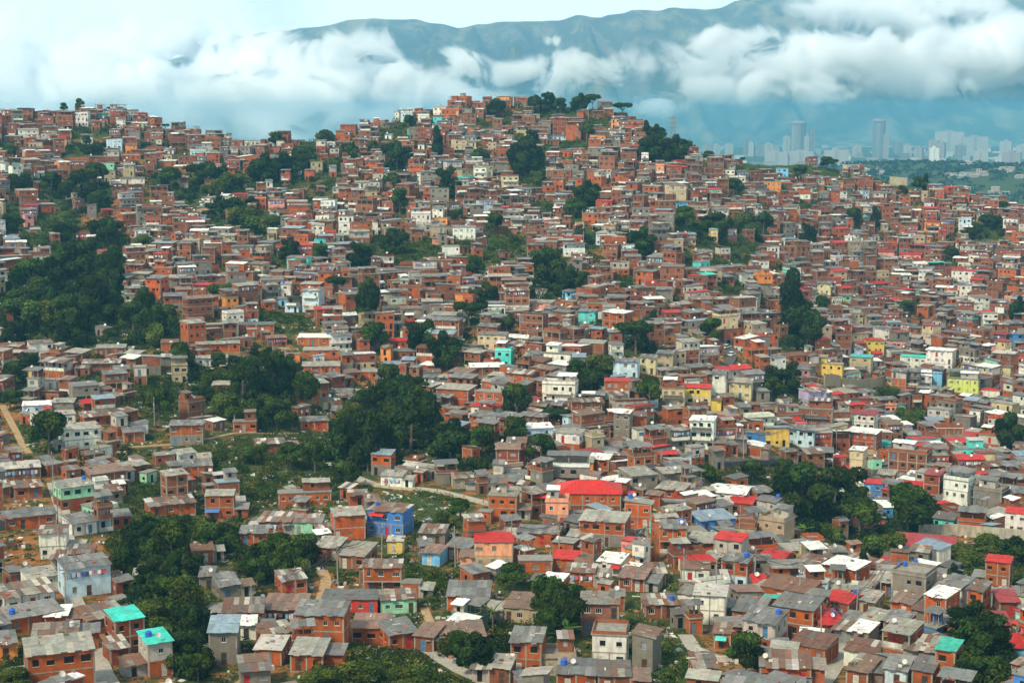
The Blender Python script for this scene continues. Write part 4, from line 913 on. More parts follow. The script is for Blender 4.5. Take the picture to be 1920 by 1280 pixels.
# ------------------------------------------------------------------ areas without houses: f = woods, s = scrub, g = grass, e = bare earth
AREAS = [('f', [(0, 545), (50, 505), (100, 480), (205, 470), (225, 520), (225, 560), (260, 585), (330, 595), (345, 625), (300, 650), (150, 655), (100, 635), (0, 645)]),
 ('s', [(0, 370), (40, 345), (60, 440), (0, 430)]), ('f', [(60, 335), (110, 345), (150, 320), (205, 325), (215, 370), (195, 400), (130, 400), (70, 370)]),
 ('e', [(150, 395), (215, 368), (235, 380), (200, 420), (160, 425)]), ('s', [(60, 400), (150, 400), (160, 430), (230, 445), (240, 480), (90, 480), (70, 445)]),
 ('f', [(275, 330), (360, 335), (450, 325), (465, 360), (370, 370), (360, 395), (330, 370)]), ('f', [(360, 385), (440, 375), (540, 412), (530, 450), (470, 440), (400, 420)]),
 ('f', [(450, 312), (520, 300), (600, 300), (590, 340), (500, 365), (450, 345)]), ('s', [(590, 345), (640, 330), (640, 365), (590, 365)]),
 ('f', [(360, 690), (430, 690), (470, 668), (530, 660), (560, 700), (545, 755), (560, 800), (480, 812), (400, 775), (360, 750)]), ('s', [(270, 720), (330, 700), (350, 770), (310, 790), (270, 780)]),
 ('f', [(620, 800), (690, 765), (720, 705), (780, 725), (800, 765), (830, 785), (920, 830), (935, 870), (870, 890), (780, 850), (740, 880), (665, 885), (625, 850)]),
 ('s', [(390, 840), (470, 825), (560, 815), (620, 830), (650, 890), (640, 930), (540, 905), (440, 880), (395, 890)]), ('s', [(430, 880), (520, 910), (520, 950), (450, 960)]),
 ('f', [(240, 1005), (300, 985), (360, 985), (430, 1010), (440, 1040), (370, 1040), (355, 1110), (370, 1170), (400, 1190), (385, 1290), (335, 1290), (330, 1225), (250, 1180), (250, 1115), (300, 1080)]),
 ('s', [(200, 1000), (240, 1000), (250, 1060), (215, 1060)]), ('f', [(455, 1055), (520, 1035), (590, 1040), (590, 1078), (520, 1090), (470, 1100)]), ('s', [(450, 960), (480, 1030), (450, 1050), (430, 1020)]),
 ('s', [(570, 1300), (610, 1232), (660, 1222), (780, 1232), (850, 1275), (870, 1300)]), ('f', [(845, 1215), (930, 1230), (945, 1260), (860, 1265)]), ('f', [(1010, 1175), (1080, 1130), (1090, 1205), (1020, 1215)]), ('s', [(925, 1175), (1000, 1180), (1000, 1230), (930, 1228)]),
 ('g', [(1175, 1095), (1270, 1085), (1290, 1150), (1292, 1275), (1240, 1285), (1235, 1205), (1180, 1180)]), ('g', [(1190, 1225), (1295, 1195), (1302, 1290), (1250, 1310)]),
 ('f', [(1430, 925), (1470, 895), (1560, 880), (1618, 925), (1612, 985), (1690, 1008), (1650, 1042), (1560, 1015), (1478, 985)]), ('f', [(1650, 965), (1690, 940), (1745, 950), (1752, 990), (1720, 1012), (1660, 1002)]),
 ('s', [(1750, 1030), (1920, 1015), (2100, 1015), (2100, 1100), (1880, 1100), (1800, 1085)]), ('f', [(1785, 1200), (1850, 1190), (1870, 1240), (1890, 1300), (1800, 1300)]), ('s', [(1800, 1075), (1860, 1080), (1850, 1120), (1800, 1110)]),
 ('s', [(0, 1250), (50, 1215), (80, 1250), (50, 1300), (-50, 1300)]), ('g', [(710, 925), (850, 925), (890, 975), (820, 1005), (780, 985)]), ('s', [(755, 1060), (800, 1075), (850, 1075), (840, 1120), (790, 1120), (760, 1090)]),
 ('s', [(655, 475), (700, 442), (820, 447), (825, 478), (730, 500), (665, 510)]), ('s', [(845, 455), (905, 440), (990, 445), (1000, 480), (890, 500)]), ('f', [(1000, 505), (1050, 475), (1105, 545), (1090, 560), (970, 560)]),
 ('f', [(1070, 695), (1150, 665), (1150, 715), (1110, 738), (1065, 720)]), ('f', [(1160, 620), (1225, 625), (1230, 668), (1165, 670)]), ('f', [(1300, 425), (1380, 410), (1445, 412), (1440, 455), (1345, 480), (1300, 455)]),
 ('f', [(985, 192), (1060, 188), (1065, 214), (1000, 222)]), ('f', [(1060, 186), (1125, 195), (1120, 212), (1065, 222)]), ('f', [(1205, 270), (1255, 265), (1295, 292), (1250, 308), (1200, 300)]), ('g', [(1372, 300), (1440, 294), (1510, 294), (1575, 306), (1600, 336), (1500, 324), (1390, 318)]), ('g', [(1600, 326), (1690, 340), (1735, 350), (1735, 356), (1650, 346)]),
 ('s', [(730, 240), (790, 230), (790, 255), (740, 258)]), ('f', [(1425, 700), (1495, 692), (1510, 735), (1430, 750)]), ('s', [(1640, 730), (1690, 728), (1690, 752), (1635, 752)]), ('f', [(1455, 590), (1535, 580), (1535, 655), (1455, 655)]),
 ('e', [(0, 1005), (100, 1000), (75, 1050), (0, 1060)]), ('s', [(485, 585), (560, 588), (590, 610), (530, 620), (480, 612)]), ('s', [(240, 610), (300, 560), (330, 555), (300, 600)]), ('e', [(440, 1022), (540, 1020), (540, 1036), (450, 1050)]),
 ('e', [(590, 1090), (640, 1085), (650, 1130), (600, 1150)]), ('s', [(935, 1085), (1000, 1070), (1000, 1105), (940, 1110)]), ('s', [(770, 925), (860, 945), (850, 920)]), ('s', [(240, 900), (300, 910), (290, 960), (240, 960)]), ('s', [(1480, 860), (1420, 880), (1290, 890), (1300, 905), (1420, 910)]), ('s', [(960, 320), (1030, 310), (1030, 350), (960, 350)]), ('s', [(1690, 770), (1750, 765), (1740, 800), (1690, 800)]), ('s', [(0, 690), (30, 690), (60, 720), (50, 745), (0, 750)]), ('s', [(30, 800), (110, 800), (120, 850), (50, 850)]), ('e', [(530, 760), (560, 700), (575, 720), (560, 770)]), ('s', [(120, 730), (180, 690), (200, 720), (160, 735)]),
 ('s', [(670, 770), (720, 760), (690, 800)]),
 ('s', [(120, 240), (205, 240), (212, 256), (130, 262)]), ('f', [(120, 274), (212, 270), (210, 292), (122, 292)]), ('s', [(0, 262), (38, 268), (38, 288), (0, 292)]), ('f', [(90, 440), (160, 430), (240, 447), (250, 490), (228, 525), (120, 500)]), ('s', [(260, 250), (290, 255), (290, 275), (262, 275)]),
 ('f', [(590, 302), (650, 284), (652, 330), (600, 338)]), ('f', [(715, 274), (770, 278), (768, 318), (722, 322)]), ('f', [(826, 335), (862, 335), (862, 372), (830, 370)]), ('f', [(732, 382), (765, 378), (770, 404), (735, 408)]), ('s', [(540, 260), (600, 262), (600, 285), (545, 282)]), ('s', [(700, 245), (740, 240), (740, 262), (705, 265)]), ('s', [(880, 225), (960, 215), (960, 235), (890, 240)]),
 ('f', [(960, 262), (1012, 255), (1012, 290), (962, 290)]), ('f', [(960, 292), (1030, 292), (1032, 345), (962, 345)]), ('f', [(1070, 350), (1128, 352), (1124, 394), (1074, 394)]), ('f', [(1052, 398), (1100, 398), (1100, 414), (1054, 412)]), ('f', [(1070, 432), (1105, 428), (1138, 442), (1130, 468), (1084, 470)]), ('f', [(1190, 455), (1226, 445), (1230, 488), (1195, 490)]), ('f', [(1264, 405), (1306, 400), (1302, 434), (1264, 430)]),
 ('f', [(1360, 350), (1402, 345), (1400, 372), (1364, 372)]), ('f', [(1580, 408), (1620, 405), (1614, 430), (1580, 430)]), ('f', [(1820, 420), (1890, 418), (1884, 448), (1830, 450)]), ('s', [(1764, 482), (1806, 482), (1806, 498), (1764, 498)]), ('s', [(1270, 472), (1312, 472), (1312, 500), (1270, 498)]), ('s', [(1330, 482), (1420, 460), (1422, 488), (1330, 500)]), ('s', [(1000, 270), (1110, 262), (1110, 276), (1010, 282)]), ('s', [(1090, 225), (1150, 222), (1150, 238), (1100, 240)]), ('s', [(1140, 520), (1200, 515), (1200, 535), (1150, 540)]), ('s', [(1000, 380), (1050, 376), (1050, 396), (1005, 398)]), ('s', [(560, 370), (600, 370), (600, 390), (560, 392)]), ('f', [(640, 480), (690, 478), (690, 500), (645, 504)]), ('s', [(500, 480), (550, 475), (556, 498), (506, 500)]), ('s', [(400, 465), (450, 468), (450, 480), (400, 482)]), ('f', [(850, 590), (905, 585), (905, 610), (855, 612)]), ('s', [(1340, 530), (1400, 535), (1400, 550), (1345, 552)]), ('s', [(1490, 375), (1540, 372), (1540, 388), (1492, 390)])]
# trees one can tell apart: u, v of the foot, width_px, height_px, kind
TREES = '''575 768 62 66 r|300 795 58 66 r|92 852 76 76 r|235 1092 56 82 d|730 752 54 66 r|690 884 88 112 d|648 882 76 90 d|770 850 100 118 d|735 800 80 90 d|845 872 92 80 d|905 868 66 66 r|968 790 60 66 r|966 842 62 58 r|1012 872 62 56 r
702 660 56 54 r|795 664 64 62 d|838 692 70 66 d|690 606 44 72 d|1192 664 82 58 u|1218 778 52 68 r|1484 640 70 106 t|1512 660 62 70 d|1336 646 46 42 r|1500 988 116 116 d|1565 985 112 108 d|1612 1012 84 72 r|1702 1008 100 92 r|1662 1052 72 60 b|1616 1092 34 56 t|1398 1268 72 78 r|900 1268 86 80 d|860 1246 60 60 r|1052 1196 74 84 d|1025 1206 56 60 r
960 1108 62 50 r|862 978 50 42 r|830 990 40 36 b|520 1092 56 56 r|562 1088 44 48 b|482 1098 50 48 r|650 920 56 52 r|545 880 60 48 r|590 885 50 54 r|480 870 48 44 b|455 752 60 76 d|510 748 66 86 d|430 790 60 60 b|520 806 66 56 r|350 1095 64 66 d|320 1150 70 62 r|290 1180 66 60 b|360 1200 60 74 d|345 1250 62 66 d|372 1282 58 54 r|300 1100 64 56 d|340 1040 70 52 b|390 1040 60 46 r|280 1040 58 50 d|60 560 70 60 r|110 545 60 64 d|160 535 66 74 d|200 545 48 70 d|40 610 64 56 r|90 620 66 60 b|140 630 66 66 d|185 600 60 80 d|210 560 40 60 d|250 620 50 50 r|290 640 52 64 d|130 655 54 60 d|318 615 44 48 b|20 650 50 46 d
150 378 56 50 d|95 365 40 34 r|180 350 44 36 r|320 355 44 34 r|390 350 60 40 d|430 358 56 36 b|490 345 62 46 d|540 330 60 36 d|575 318 42 36 r|460 425 60 40 b|420 410 60 34 d|500 440 56 36 b|610 278 40 34 r|518 278 36 30 r|560 320 30 36 r|765 250 34 34 r|655 310 34 36 r|745 318 44 46 d|842 372 40 52 d|750 402 36 42 r|735 360 34 30 r|900 312 34 28 r|930 218 44 34 d|985 330 56 60 d|1000 315 34 40 d|1098 392 46 44 d|1075 410 38 32 r|1010 214 40 36 d|1030 206 34 34 d|1050 214 32 30 r|1085 212 44 36 d|1110 212 34 36 u|1166 222 40 30 u|1100 268 36 40 r|1215 300 40 44 d|1240 304 52 38 d|1272 302 48 40 d|1235 268 40 34 d|1212 262 26 34 t|1328 300 28 20 r|1550 318 34 24 r|1562 312 22 20 u|1392 293 12 12 u|1500 338 34 28 r|1465 360 22 18 b|1375 365 36 26 r
1600 425 36 36 r|1735 360 22 32 t|1722 362 30 30 r|1690 372 26 24 r|1512 465 30 40 d|1285 430 44 36 r|1205 478 42 46 d|1340 440 50 36 d|1400 440 46 40 b|1430 440 36 34 r|1380 368 30 26 r|1030 540 60 66 d|1062 552 44 46 d|1090 550 36 36 r|1020 500 40 34 b|890 528 36 42 r|915 575 44 40 d|880 612 60 40 u|950 628 34 30 r|735 480 48 44 d|672 502 44 42 d|602 500 34 36 r|925 440 40 34 r|1110 735 60 44 d|1130 700 60 44 b|1082 716 44 40 r|1470 738 56 46 d|1445 752 44 40 r|1665 756 56 30 b|1410 905 50 40 r|1330 900 44 36 b|1785 488 34 26 r|1700 590 32 22 r|1540 590 30 30 r|1905 615 34 48 d|1890 850 50 66 d|1320 905 36 34 r|1850 1040 70 44 b|1900 1060 70 52 d|1800 1062 62 40 b|1830 1240 70 64 d|1820 1290 76 60 d|1862 1290 60 54 r|1790 1110 40 50 d|30 725 46 44 r|55 700 40 36 d|20 770 40 34 r|340 700 44 56 r|540 490 40 36 d|630 560 40 36 u|420 560 44 30 b|270 610 40 60 d|860 420 30 24 r|1815 450 30 24 d|1860 430 50 28 d|1640 430 30 40 t|1880 400 30 22 r|1225 612 24 26 t|700 290 28 26 r|820 300 30 50 t|35 1290 60 44 b|600 1290 70 50 b|680 1280 80 52 b|760 1290 70 46 b|410 700 40 36 r|1040 800 60 34 u|1700 800 44 34 b|270 470 36 28 b|200 460 50 46 d|120 460 46 40 d|60 470 40 36 b|20 440 40 34 d|40 360 40 30 d|20 300 36 22 r|150 210 20 24 r|120 212 16 20 r|208 205 16 14 u|310 246 16 14 u'''
# ------------------------------------------------------------------ where every house stands
class Occ:
    X0, Y0, N, M = -620, 140, 1240, 1200
    def __init__(s): s.g = np.zeros((s.N, s.M), bool)
    def cells(s, x, y, rot, w, d, step=.8):
        nx, ny = max(2, int(w / step) + 1), max(2, int(d / step) + 1)
        a, b = np.meshgrid(np.linspace(-w / 2, w / 2, nx), np.linspace(0, d, ny))
        c, sn = math.cos(rot), math.sin(rot)
        i = (x + a * c - b * sn - s.X0).astype(int).ravel(); j = (y + a * sn + b * c - s.Y0).astype(int).ravel()
        k = (i >= 0) & (i < s.N) & (j >= 0) & (j < s.M); return i[k], j[k]
    def frac(s, *a):
        i, j = s.cells(*a); return s.g[i, j].mean() if len(i) else 1.0
    def stamp(s, *a):
        i, j = s.cells(*a); s.g[i, j] = True
occ = Occ()
def inside(u, v, poly):
    c = False; n = len(poly); j = n - 1
    for i in range(n):
        (a, b), (p, q) = poly[i], poly[j]
        if (b > v) != (q > v) and u < (p - a) * (v - b) / (q - b) + a: c = not c
        j = i
    return c
AB = [(k, p, min(a for a, b in p), max(a for a, b in p), min(b for a, b in p), max(b for a, b in p)) for k, p in AREAS]
def area(u, v):
    for k, p, a, b, c, d in AB:
        if a <= u <= b and c <= v <= d and inside(u, v, p): return k
    return None
def base_of(x, y, rot, w, d, z0=None):
    c, s = math.cos(rot), math.sin(rot)
    zs = [ground(x + a * c - b * s, y + a * s + b * c) for a, b in ((-w / 2, 0), (w / 2, 0), (-w / 2, d), (w / 2, d))]
    z = ground(x, y) + .05
    if z0: z = z0
    return z, max(1.2, z - min(zs) + .6)

HOUSES, LAND = [], []
for k, line in enumerate(HERO.strip().split('\n')):
    seg = [q.strip() for q in line.split('|')]; q = seg[0].split()
    u, v, wpx, n = float(q[0]), float(q[1]), float(q[2]), int(q[3])
    p = on_hill(u, v); D = p.length
    h = dict(n=n, wall=q[4].replace('#', ' '), roof=q[5], shape=q[6], seed=1000 + k, hero=True)
    yaw = float(q[7 - 0]) if len(q) > 7 and '=' not in q[7] else 0.0
    o = dict(t.split('=') for t in q[7:] if '=' in t)
    for a in ('aw', 'wall2'):
        if a in o: h[a] = o[a].replace('#', ' ')
    for a in ('awa', 'awb', 'rise'):
        if a in o: h[a] = float(o[a])
    for a in ('nf', 'ns', 'open', 'stilt', 'bal', 'cloth', 'awz'):
        if a in o: h[a] = int(o[a])
    h['mixw'] = o.get('mixw') != '0'
    h['rise'] = .5 * h.get('rise', 1.0); w = wpx * D / F; d = .74 * float(o.get('d', max(5, min(9, w * .8)))); yr = R(yaw)
    w = max(3.0, (w - .6 * d * abs(math.sin(yr))) / max(.6, math.cos(yr))) * .93   # the pixel width takes in part of the side wall
    rot = -math.atan2(p.x, p.y) + yr
    h.update(x=p.x, y=p.y, rot=rot, w=w, d=d); h['z'], fd = base_of(p.x, p.y, rot, w, d); h['fd'] = max(fd, float(o.get('fd', 0)))
    if len(seg) > 1: h['short'], h['label'] = seg[1], seg[2]
    HOUSES.append(h)
for h in HOUSES: occ.stamp(h['x'], h['y'], h['rot'], h['w'], h['d'])

# keep the paths, lanes and walls clear
PATHS = {   # name: width, [pixels]
 'stair lane': (3.2, [(100, 905), (118, 960), (126, 1020), (124, 1080), (140, 1130), (160, 1180), (180, 1230), (212, 1300)]),
 'earth path': (1.8, [(5, 760), (25, 800), (40, 830), (55, 850)]), 'garden path': (1.4, [(240, 838), (330, 832), (395, 822), (440, 812), (560, 812)]),
 'dirt track': (2.2, [(590, 1150), (604, 1120), (612, 1090), (604, 1070)]), 'walled path': (3.0, [(655, 892), (700, 908), (760, 914), (820, 920), (870, 932), (925, 946)]),
 'footpath': (1.6, [(795, 1140), (806, 1165), (828, 1185)]), 'concrete walk': (2.4, [(806, 1222), (830, 1238), (862, 1256), (905, 1276), (930, 1300)]),
 'concrete lane': (4.0, [(1530, 1290), (1556, 1250), (1590, 1215), (1618, 1180), (1650, 1150)]), 'street': (5.0, [(1300, 852), (1350, 868), (1420, 866), (1500, 850), (1560, 856), (1640, 866), (1760, 870), (1900, 900)]),
 'upper street': (4.0, [(1360, 690), (1372, 668), (1362, 650), (1330, 640), (1290, 640)]), 'hill track': (2.2, [(440, 1290), (470, 1270), (500, 1262)]), 'terrace path': (2.0, [(450, 668), (520, 652), (560, 655)]),
 'lower lane': (2.6, [(1285, 1190), (1300, 1215), (1345, 1235), (1370, 1240)])}
PATH3 = {}
for k, (wd, pts) in PATHS.items():
    q = [at(*a) for a in pts]; out = []
    for a, b in zip(q, q[1:]):
        n = max(2, int((b - a).length / 1.5))
        out += [a.lerp(b, i / n) for i in range(n)]
    out.append(q[-1]); PATH3[k] = out
    for p in out:
        i, j = int(p.x - occ.X0), int(p.y - occ.Y0); e = max(1, round(wd / 2)); occ.g[i - e:i + e + 1, j - e:j + e + 1] = True

SPARSE = [(225, 600), (420, 545), (590, 575), (650, 700), (730, 890), (660, 950), (860, 985), (880, 1150), (1300, 1180), (1300, 1290), (820, 1290), (620, 1240), (380, 1250), (215, 1000), (235, 800)]
AUTO = []
arnd = random.Random(11)
def img_box(x, y, z, rot, w, d, top):
    c, s = math.cos(rot), math.sin(rot)
    q = [project((x + a * c - b * s, y + a * s + b * c, z + e)) for a in (-w / 2, w / 2) for b in (0, d) for e in (0, top)]
    return min(p[0] for p in q), min(p[1] for p in q), max(p[0] for p in q), max(p[1] for p in q)
for h in HOUSES:
    h['box'] = img_box(h['x'], h['y'], h['z'], h['rot'], h['w'], h['d'], h['n'] * SH + .6); h['r'] = math.hypot(h['x'], h['y'])
TREE_IN = []
for t in TREES.replace('\n', '|').split('|'):
    q = t.split(); u, v, w, hp = map(float, q[:4]); p = on_hill(u, min(v, 1400)); g_ = 1.08 if p.length < 560 else (1.2 if p.length < 880 else 1.0)
    TREE_IN.append((p, w * p.length / F * g_, hp * p.length / F * (g_ + .04), q[4], (u - w * .5, v - hp, u + w * .5, v), math.hypot(p.x, p.y)))
    occ.stamp(p.x, p.y - 2.0, 0, 4.0, 4.0)
LANES = [(u_ - 9, v_ - 5, u_ + 9, v_ + 5, math.hypot(p.x, p.y), .22) for k, q in PATH3.items() if 'street' not in k for p in q for u_, v_ in (project(p),)]
LANES += [(u_ - 9, v_ - 12, u_ + 9, v_ + 2, math.hypot(*on_hill(u_, v_).xy), .25) for u_, v_ in [(1722 + 16 * i, 1003 + (.6 * max(0, i - 4))) for i in range(13)] + [(1550 + 14 * i, 722) for i in range(9)]]
GUARD = np.array(LANES + [(*h['box'], h['r'], .16) for h in HOUSES] + [(*t[4], t[5], .30) for t in TREE_IN])
# bushy gaps left between the houses of the far slopes
BUSHES = []
for _ in range(950):
    a = arnd.uniform(R(-24), R(24)); rt = np.interp(a, AZ, RT); r = math.sqrt(arnd.uniform(400 ** 2, (rt + 2) ** 2)); x, y = r * math.sin(a), r * math.cos(a); k = arnd.uniform(1.8, 4.2)
    if occ.frac(x, y - k, 0, 2 * k, 2 * k) > .1: continue
    BUSHES.append((x, y, k)); occ.stamp(x, y - k * .8, 0, 1.6 * k, 1.6 * k)
def hides(x, y, z, rot, w, d, n, lone=False):
    "would a new house stand before one that was read off the photo?"
    a = img_box(x, y, z, rot, w, d, n * SH + .6); r = math.hypot(x, y); G = GUARD
    o = np.clip(np.minimum(a[2], G[:, 2]) - np.maximum(a[0], G[:, 0]), 0, None) * np.clip(np.minimum(a[3], G[:, 3]) - np.maximum(a[1], G[:, 1]), 0, None)
    if ((G[:, 4] > r) & (o > G[:, 5] * (G[:, 2] - G[:, 0]) * (G[:, 3] - G[:, 1]))).any(): return True
    if lone: return False
    um = (a[0] + a[2]) / 2
    return any(area(um, a[1] + (a[3] - a[1]) * t) for t in (.05, .35, .65))
def pick(weights):
    t = arnd.random() * sum(w for _, w in weights)
    for k, w in weights:
        t -= w
        if t <= 0: return k
    return weights[-1][0]
WL = [('brick', 26), ('dull', 42), ('red brick', 16), ('cement', 9), ('beige', 4), ('white', 5), ('cream', 1.2), ('pale blue', 1.2), ('yellow', .3), ('turquoise', .4), ('pink', .5), ('salmon', .4), ('mint', .4), ('sky blue', .4), ('orange', .8)]
WRt = [('brick', 28), ('dull', 34), ('red brick', 16), ('cement', 13), ('beige', 7), ('white', 8), ('cream', 4), ('pale blue', 2), ('yellow', 1.2), ('turquoise', 1.5), ('pink', 2), ('salmon', 1.2), ('mint', 1.4), ('sky blue', 1.2), ('blue', .6), ('lilac', .5)]
SHP = [('mono', 42), ('monob', 10), ('side', 8), ('sidel', 8), ('gable', 8), ('flat', 8), ('parapet', 8), ('terr', 10)]
RFK = [('zinc', 32), ('old', 32), ('pale', 12), ('white', 6), ('blue', 4), ('brown', 7), ('red', 3), ('maroon', 2), ('turquoise', .2), ('green', .4)]
RFR = [('zinc', 32), ('old', 25), ('pale', 12), ('white', 9), ('blue', 4), ('brown', 4), ('red', 10), ('maroon', 4), ('turquoise', .3), ('green', .4)]
def try_house(w, d):
    a = arnd.uniform(R(-25), R(25)); rt = np.interp(a, AZ, RT)
    r = math.sqrt(arnd.uniform(186 ** 2, (rt + 4) ** 2)); x, y = r * math.sin(a), r * math.cos(a)
    z = ground(x, y); u, v = project((x, y, z))
    lone = False
    if area(u, v) or area(u + 6, v - 8) or area(u, v - 10):
        if arnd.random() > .012 or w > 7: return
        lone = True
    right = u > 1250 and v > 620
    if inside(u, v, SPARSE) and arnd.random() > .2: return
    if r < 372 and arnd.random() > (.7 if right else .14): return
    if r < 490 and u < 640 and arnd.random() > .35: return
    e = 6.0; gx, gy = ground(x + e, y) - ground(x - e, y), ground(x, y + e) - ground(x, y - e)      # fronts look down the slope
    dn = math.degrees(math.atan2(-(gx * math.cos(a) - gy * math.sin(a)), max(.6, abs(gx * math.sin(a) + gy * math.cos(a)))))
    d *= .86
    if r < 420: w, d = w * .76, d * .86
    yaw = max(-34, min(34, dn * .75)) + 14 * mnoise.noise((x / 70, y / 70, 2.0)) - 5 + arnd.gauss(0, 8); rot = -a + R(yaw)
    if occ.frac(x, y, rot, w, d) > .09: return
    n = pick([(1, 34), (2, 48), (3, 18)]) if r > 520 else pick([(1, 30), (2, 55), (3, 15)])
    if w < 5 or r > rt - 16: n = min(n, 2)
    if r < 420 and arnd.random() < .3: n = 1
    if lone: n = min(n, 2)
    while n and hides(x, y, z, rot, w, d, n, lone): n -= 1
    if not n: return
    occ.stamp(x, y, rot, w, d)
    h = dict(n=n, wall=pick(WRt if right else WL), roof=pick(RFR if (u > 1500 and v > 440) else RFK), shape=pick(SHP), seed=5000 + len(AUTO), x=x, y=y, rot=rot, w=w, d=d, rise=arnd.uniform(.25, .6), nf=arnd.choice([2, 3, 3, 4]), hero=False)
    h['z'], h['fd'] = base_of(x, y, rot, w, d)
    if n > 1 and arnd.random() < .18: h['open'] = arnd.randrange(n)
    if n > 1 and arnd.random() < .10: h['bal'] = 1
    if n > 1 and arnd.random() < .12: h['wall2'] = arnd.choice(['cement', 'beige', 'white', 'pale blue'])
    if n > 1 and h['wall'] in ('brick', 'dull', 'red brick') and arnd.random() < .1: h['wall2'] = 'cement'
    if arnd.random() < .11: h['cloth'] = 1
    AUTO.append(h)
for lo, hi, tries in ((6.5, 9.5, 15000), (4.8, 7, 56000), (3.2, 5, 80000)):
    for _ in range(tries): try_house(arnd.uniform(lo, hi), arnd.uniform(4, 6.4) if hi > 6 else arnd.uniform(2.8, 4.4))
for h in HOUSES + AUTO:
    c, s = math.cos(h['rot']), math.sin(h['rot'])
    p = (h['x'] - h['d'] / 2 * s, h['y'] + h['d'] / 2 * c, h['z'] + h['n'] * SH / 2); h['c'] = p
    h['uv'] = project(p); D = math.sqrt(sum(q * q for q in p)); h['D'] = D; h['size'] = h['w'] * h['n'] / D ** 2
# the largest stand as things of their own
def infr(h): return -20 < h['uv'][0] < 1940 and 150 < h['uv'][1] < 1290
cand = sorted((h for h in AUTO if infr(h) and h['uv'][1] > 560), key=lambda h: -h['size'])
N_THINGS = 300
FINE = HOUSES + cand[:max(0, N_THINGS - len(HOUSES))]
ids = {id(h) for h in FINE}
COARSE = [h for h in AUTO if id(h) not in ids]
print('houses', len(HOUSES), 'auto', len(AUTO), 'fine', len(FINE), 'coarse', len(COARSE))

# ------------------------------------------------------------------ labels: the look, then where it stands from a landmark
LAND = [h for h in HOUSES if 'short' in h]
ORD = ['nearest', 'second', 'third', 'fourth', 'fifth', 'sixth', 'seventh', 'eighth', 'ninth', 'tenth', 'eleventh', 'twelfth', 'thirteenth', 'fourteenth', 'fifteenth', 'sixteenth', 'seventeenth', 'eighteenth', 'nineteenth', 'twentieth', 'twenty-first', 'twenty-second', 'twenty-third', 'twenty-fourth', 'twenty-fifth', 'twenty-sixth', 'twenty-seventh', 'twenty-eighth', 'twenty-ninth', 'thirtieth']
def sector(dx, dy):
    if abs(dx) >= abs(dy): return 'right of' if dx > 0 else 'left of'
    return 'below' if dy > 0 else 'above'
def relate(uvs, who):
    "for each index of who: (ordinal, direction, landmark), unique; counted among all of uvs"
    tab = {}
    for L in LAND:
        lu, lv = L['uv']; s = {}
        for i, (u, v) in enumerate(uvs):
            d = math.hypot(u - lu, v - lv)
            if 2 < d < 900: s.setdefault(sector(u - lu, v - lv), []).append((d, i))
        for k, lst in s.items():
            lst.sort()
            for rank, (d, i) in enumerate(lst[:len(ORD)]): tab.setdefault(i, []).append((rank * 45 + d, rank, k, L))
    out = {}
    for i in who:
        c = sorted((t for t in tab.get(i, [])), key=lambda t: t[0])
        if c: out[i] = (ORD[c[0][1]], c[0][2], c[0][3]['short'])
    return out
WNAME = {'dull': 'weathered brick', 'cement': 'grey cement', 'red brick': 'dark brick'}
RNAME = {'zinc': 'grey roof', 'old': 'rusty roof', 'white': 'white roof', 'pale': 'pale roof', 'blue': 'bluish roof', 'red': 'red roof', 'brown': 'brown roof', 'maroon': 'maroon roof', 'turquoise': 'turquoise roof', 'green': 'green roof', 'conc': 'flat roof', 'teal': 'teal roof'}
def look(h):
    rf = 'terrace roof' if h['shape'] == 'terr' else ('flat roof' if h['shape'] in ('flat', 'parapet') else RNAME[h['roof']])
    return '%s %s house with %s' % (['', 'low', 'two-storey', 'three-storey', 'four-storey'][h['n']], WNAME.get(h['wall'], h['wall']), rf)
ALLH = [h for h in HOUSES + AUTO if infr(h)]
idx = {id(h): i for i, h in enumerate(ALLH)}
rel = relate([h['uv'] for h in ALLH], [idx[id(h)] for h in FINE if 'label' not in h and id(h) in idx])
for h in FINE:
    if 'label' in h: h['where'] = 'the ' + h['short']; continue
    q = rel.get(idx.get(id(h), -1))
    h['where'] = '%s house %s the %s' % q if q else 'house at the edge'
    h['label'] = look(h) + ', ' + h['where']; h['where'] = 'the ' + h['where']

# ------------------------------------------------------------------ build them
def build_fine(h):
    rt = link('hillside_house', None); rt.empty_display_size = .5
    rt.location = (h['x'], h['y'], h['z']); rt.rotation_euler = (0, 0, h['rot'])
    tag(rt, h['label'], 'house', 'houses crowding the hillside')
    parts, wins = house(h, True); objs = {}
    for k, mb in parts.items():
        par = rt
        k = k.split('#')[0]
        if k in ('roof_weight', 'satellite_dish') and 'roof' in objs: par = objs['roof']
        if k == 'laundry':
            o = mb.build('laundry_line', None); o.location, o.rotation_euler = rt.location, rt.rotation_euler
            tag(o, 'washing line before ' + h['where'], 'laundry', 'washing lines on the houses'); continue
        o = mb.build(k, par)
        if o: objs[k] = o
    r = random.Random(h['seed'] + 9)
    ws = r.choice(['white', 'white', 'grey', 'none', 'none', 'brown', 'blue'])
    for (p, a, w, hh, kind) in wins:
        if kind == 'door':
            col = r.choice([(.10, .05, .03), (.30, .30, .30), (.45, .03, .03), (.08, .20, .35), (.05, .05, .05), (.55, .55, .5)])
            if 'red-doored' in h.get('short', ''): col = (.5, .02, .03)
            if 'turquoise-doored' in h.get('short', ''): col = (.05, .5, .45)
            dm, km = door_mesh(w, hh, col); o = link('door', dm, rt); q = link('handle', km, o)
        else:
            (fm, pm), key = win_meshes(w, hh, ws); o = link('window', fm, rt); q = link('pane', pm, o)
            o.scale = (w / key[0], 1, hh / key[1])
        o.location = p; o.rotation_euler = (0, 0, a)
    h['root'] = rt
for h in FINE: build_fine(h)
big = MB()
from mathutils import Matrix
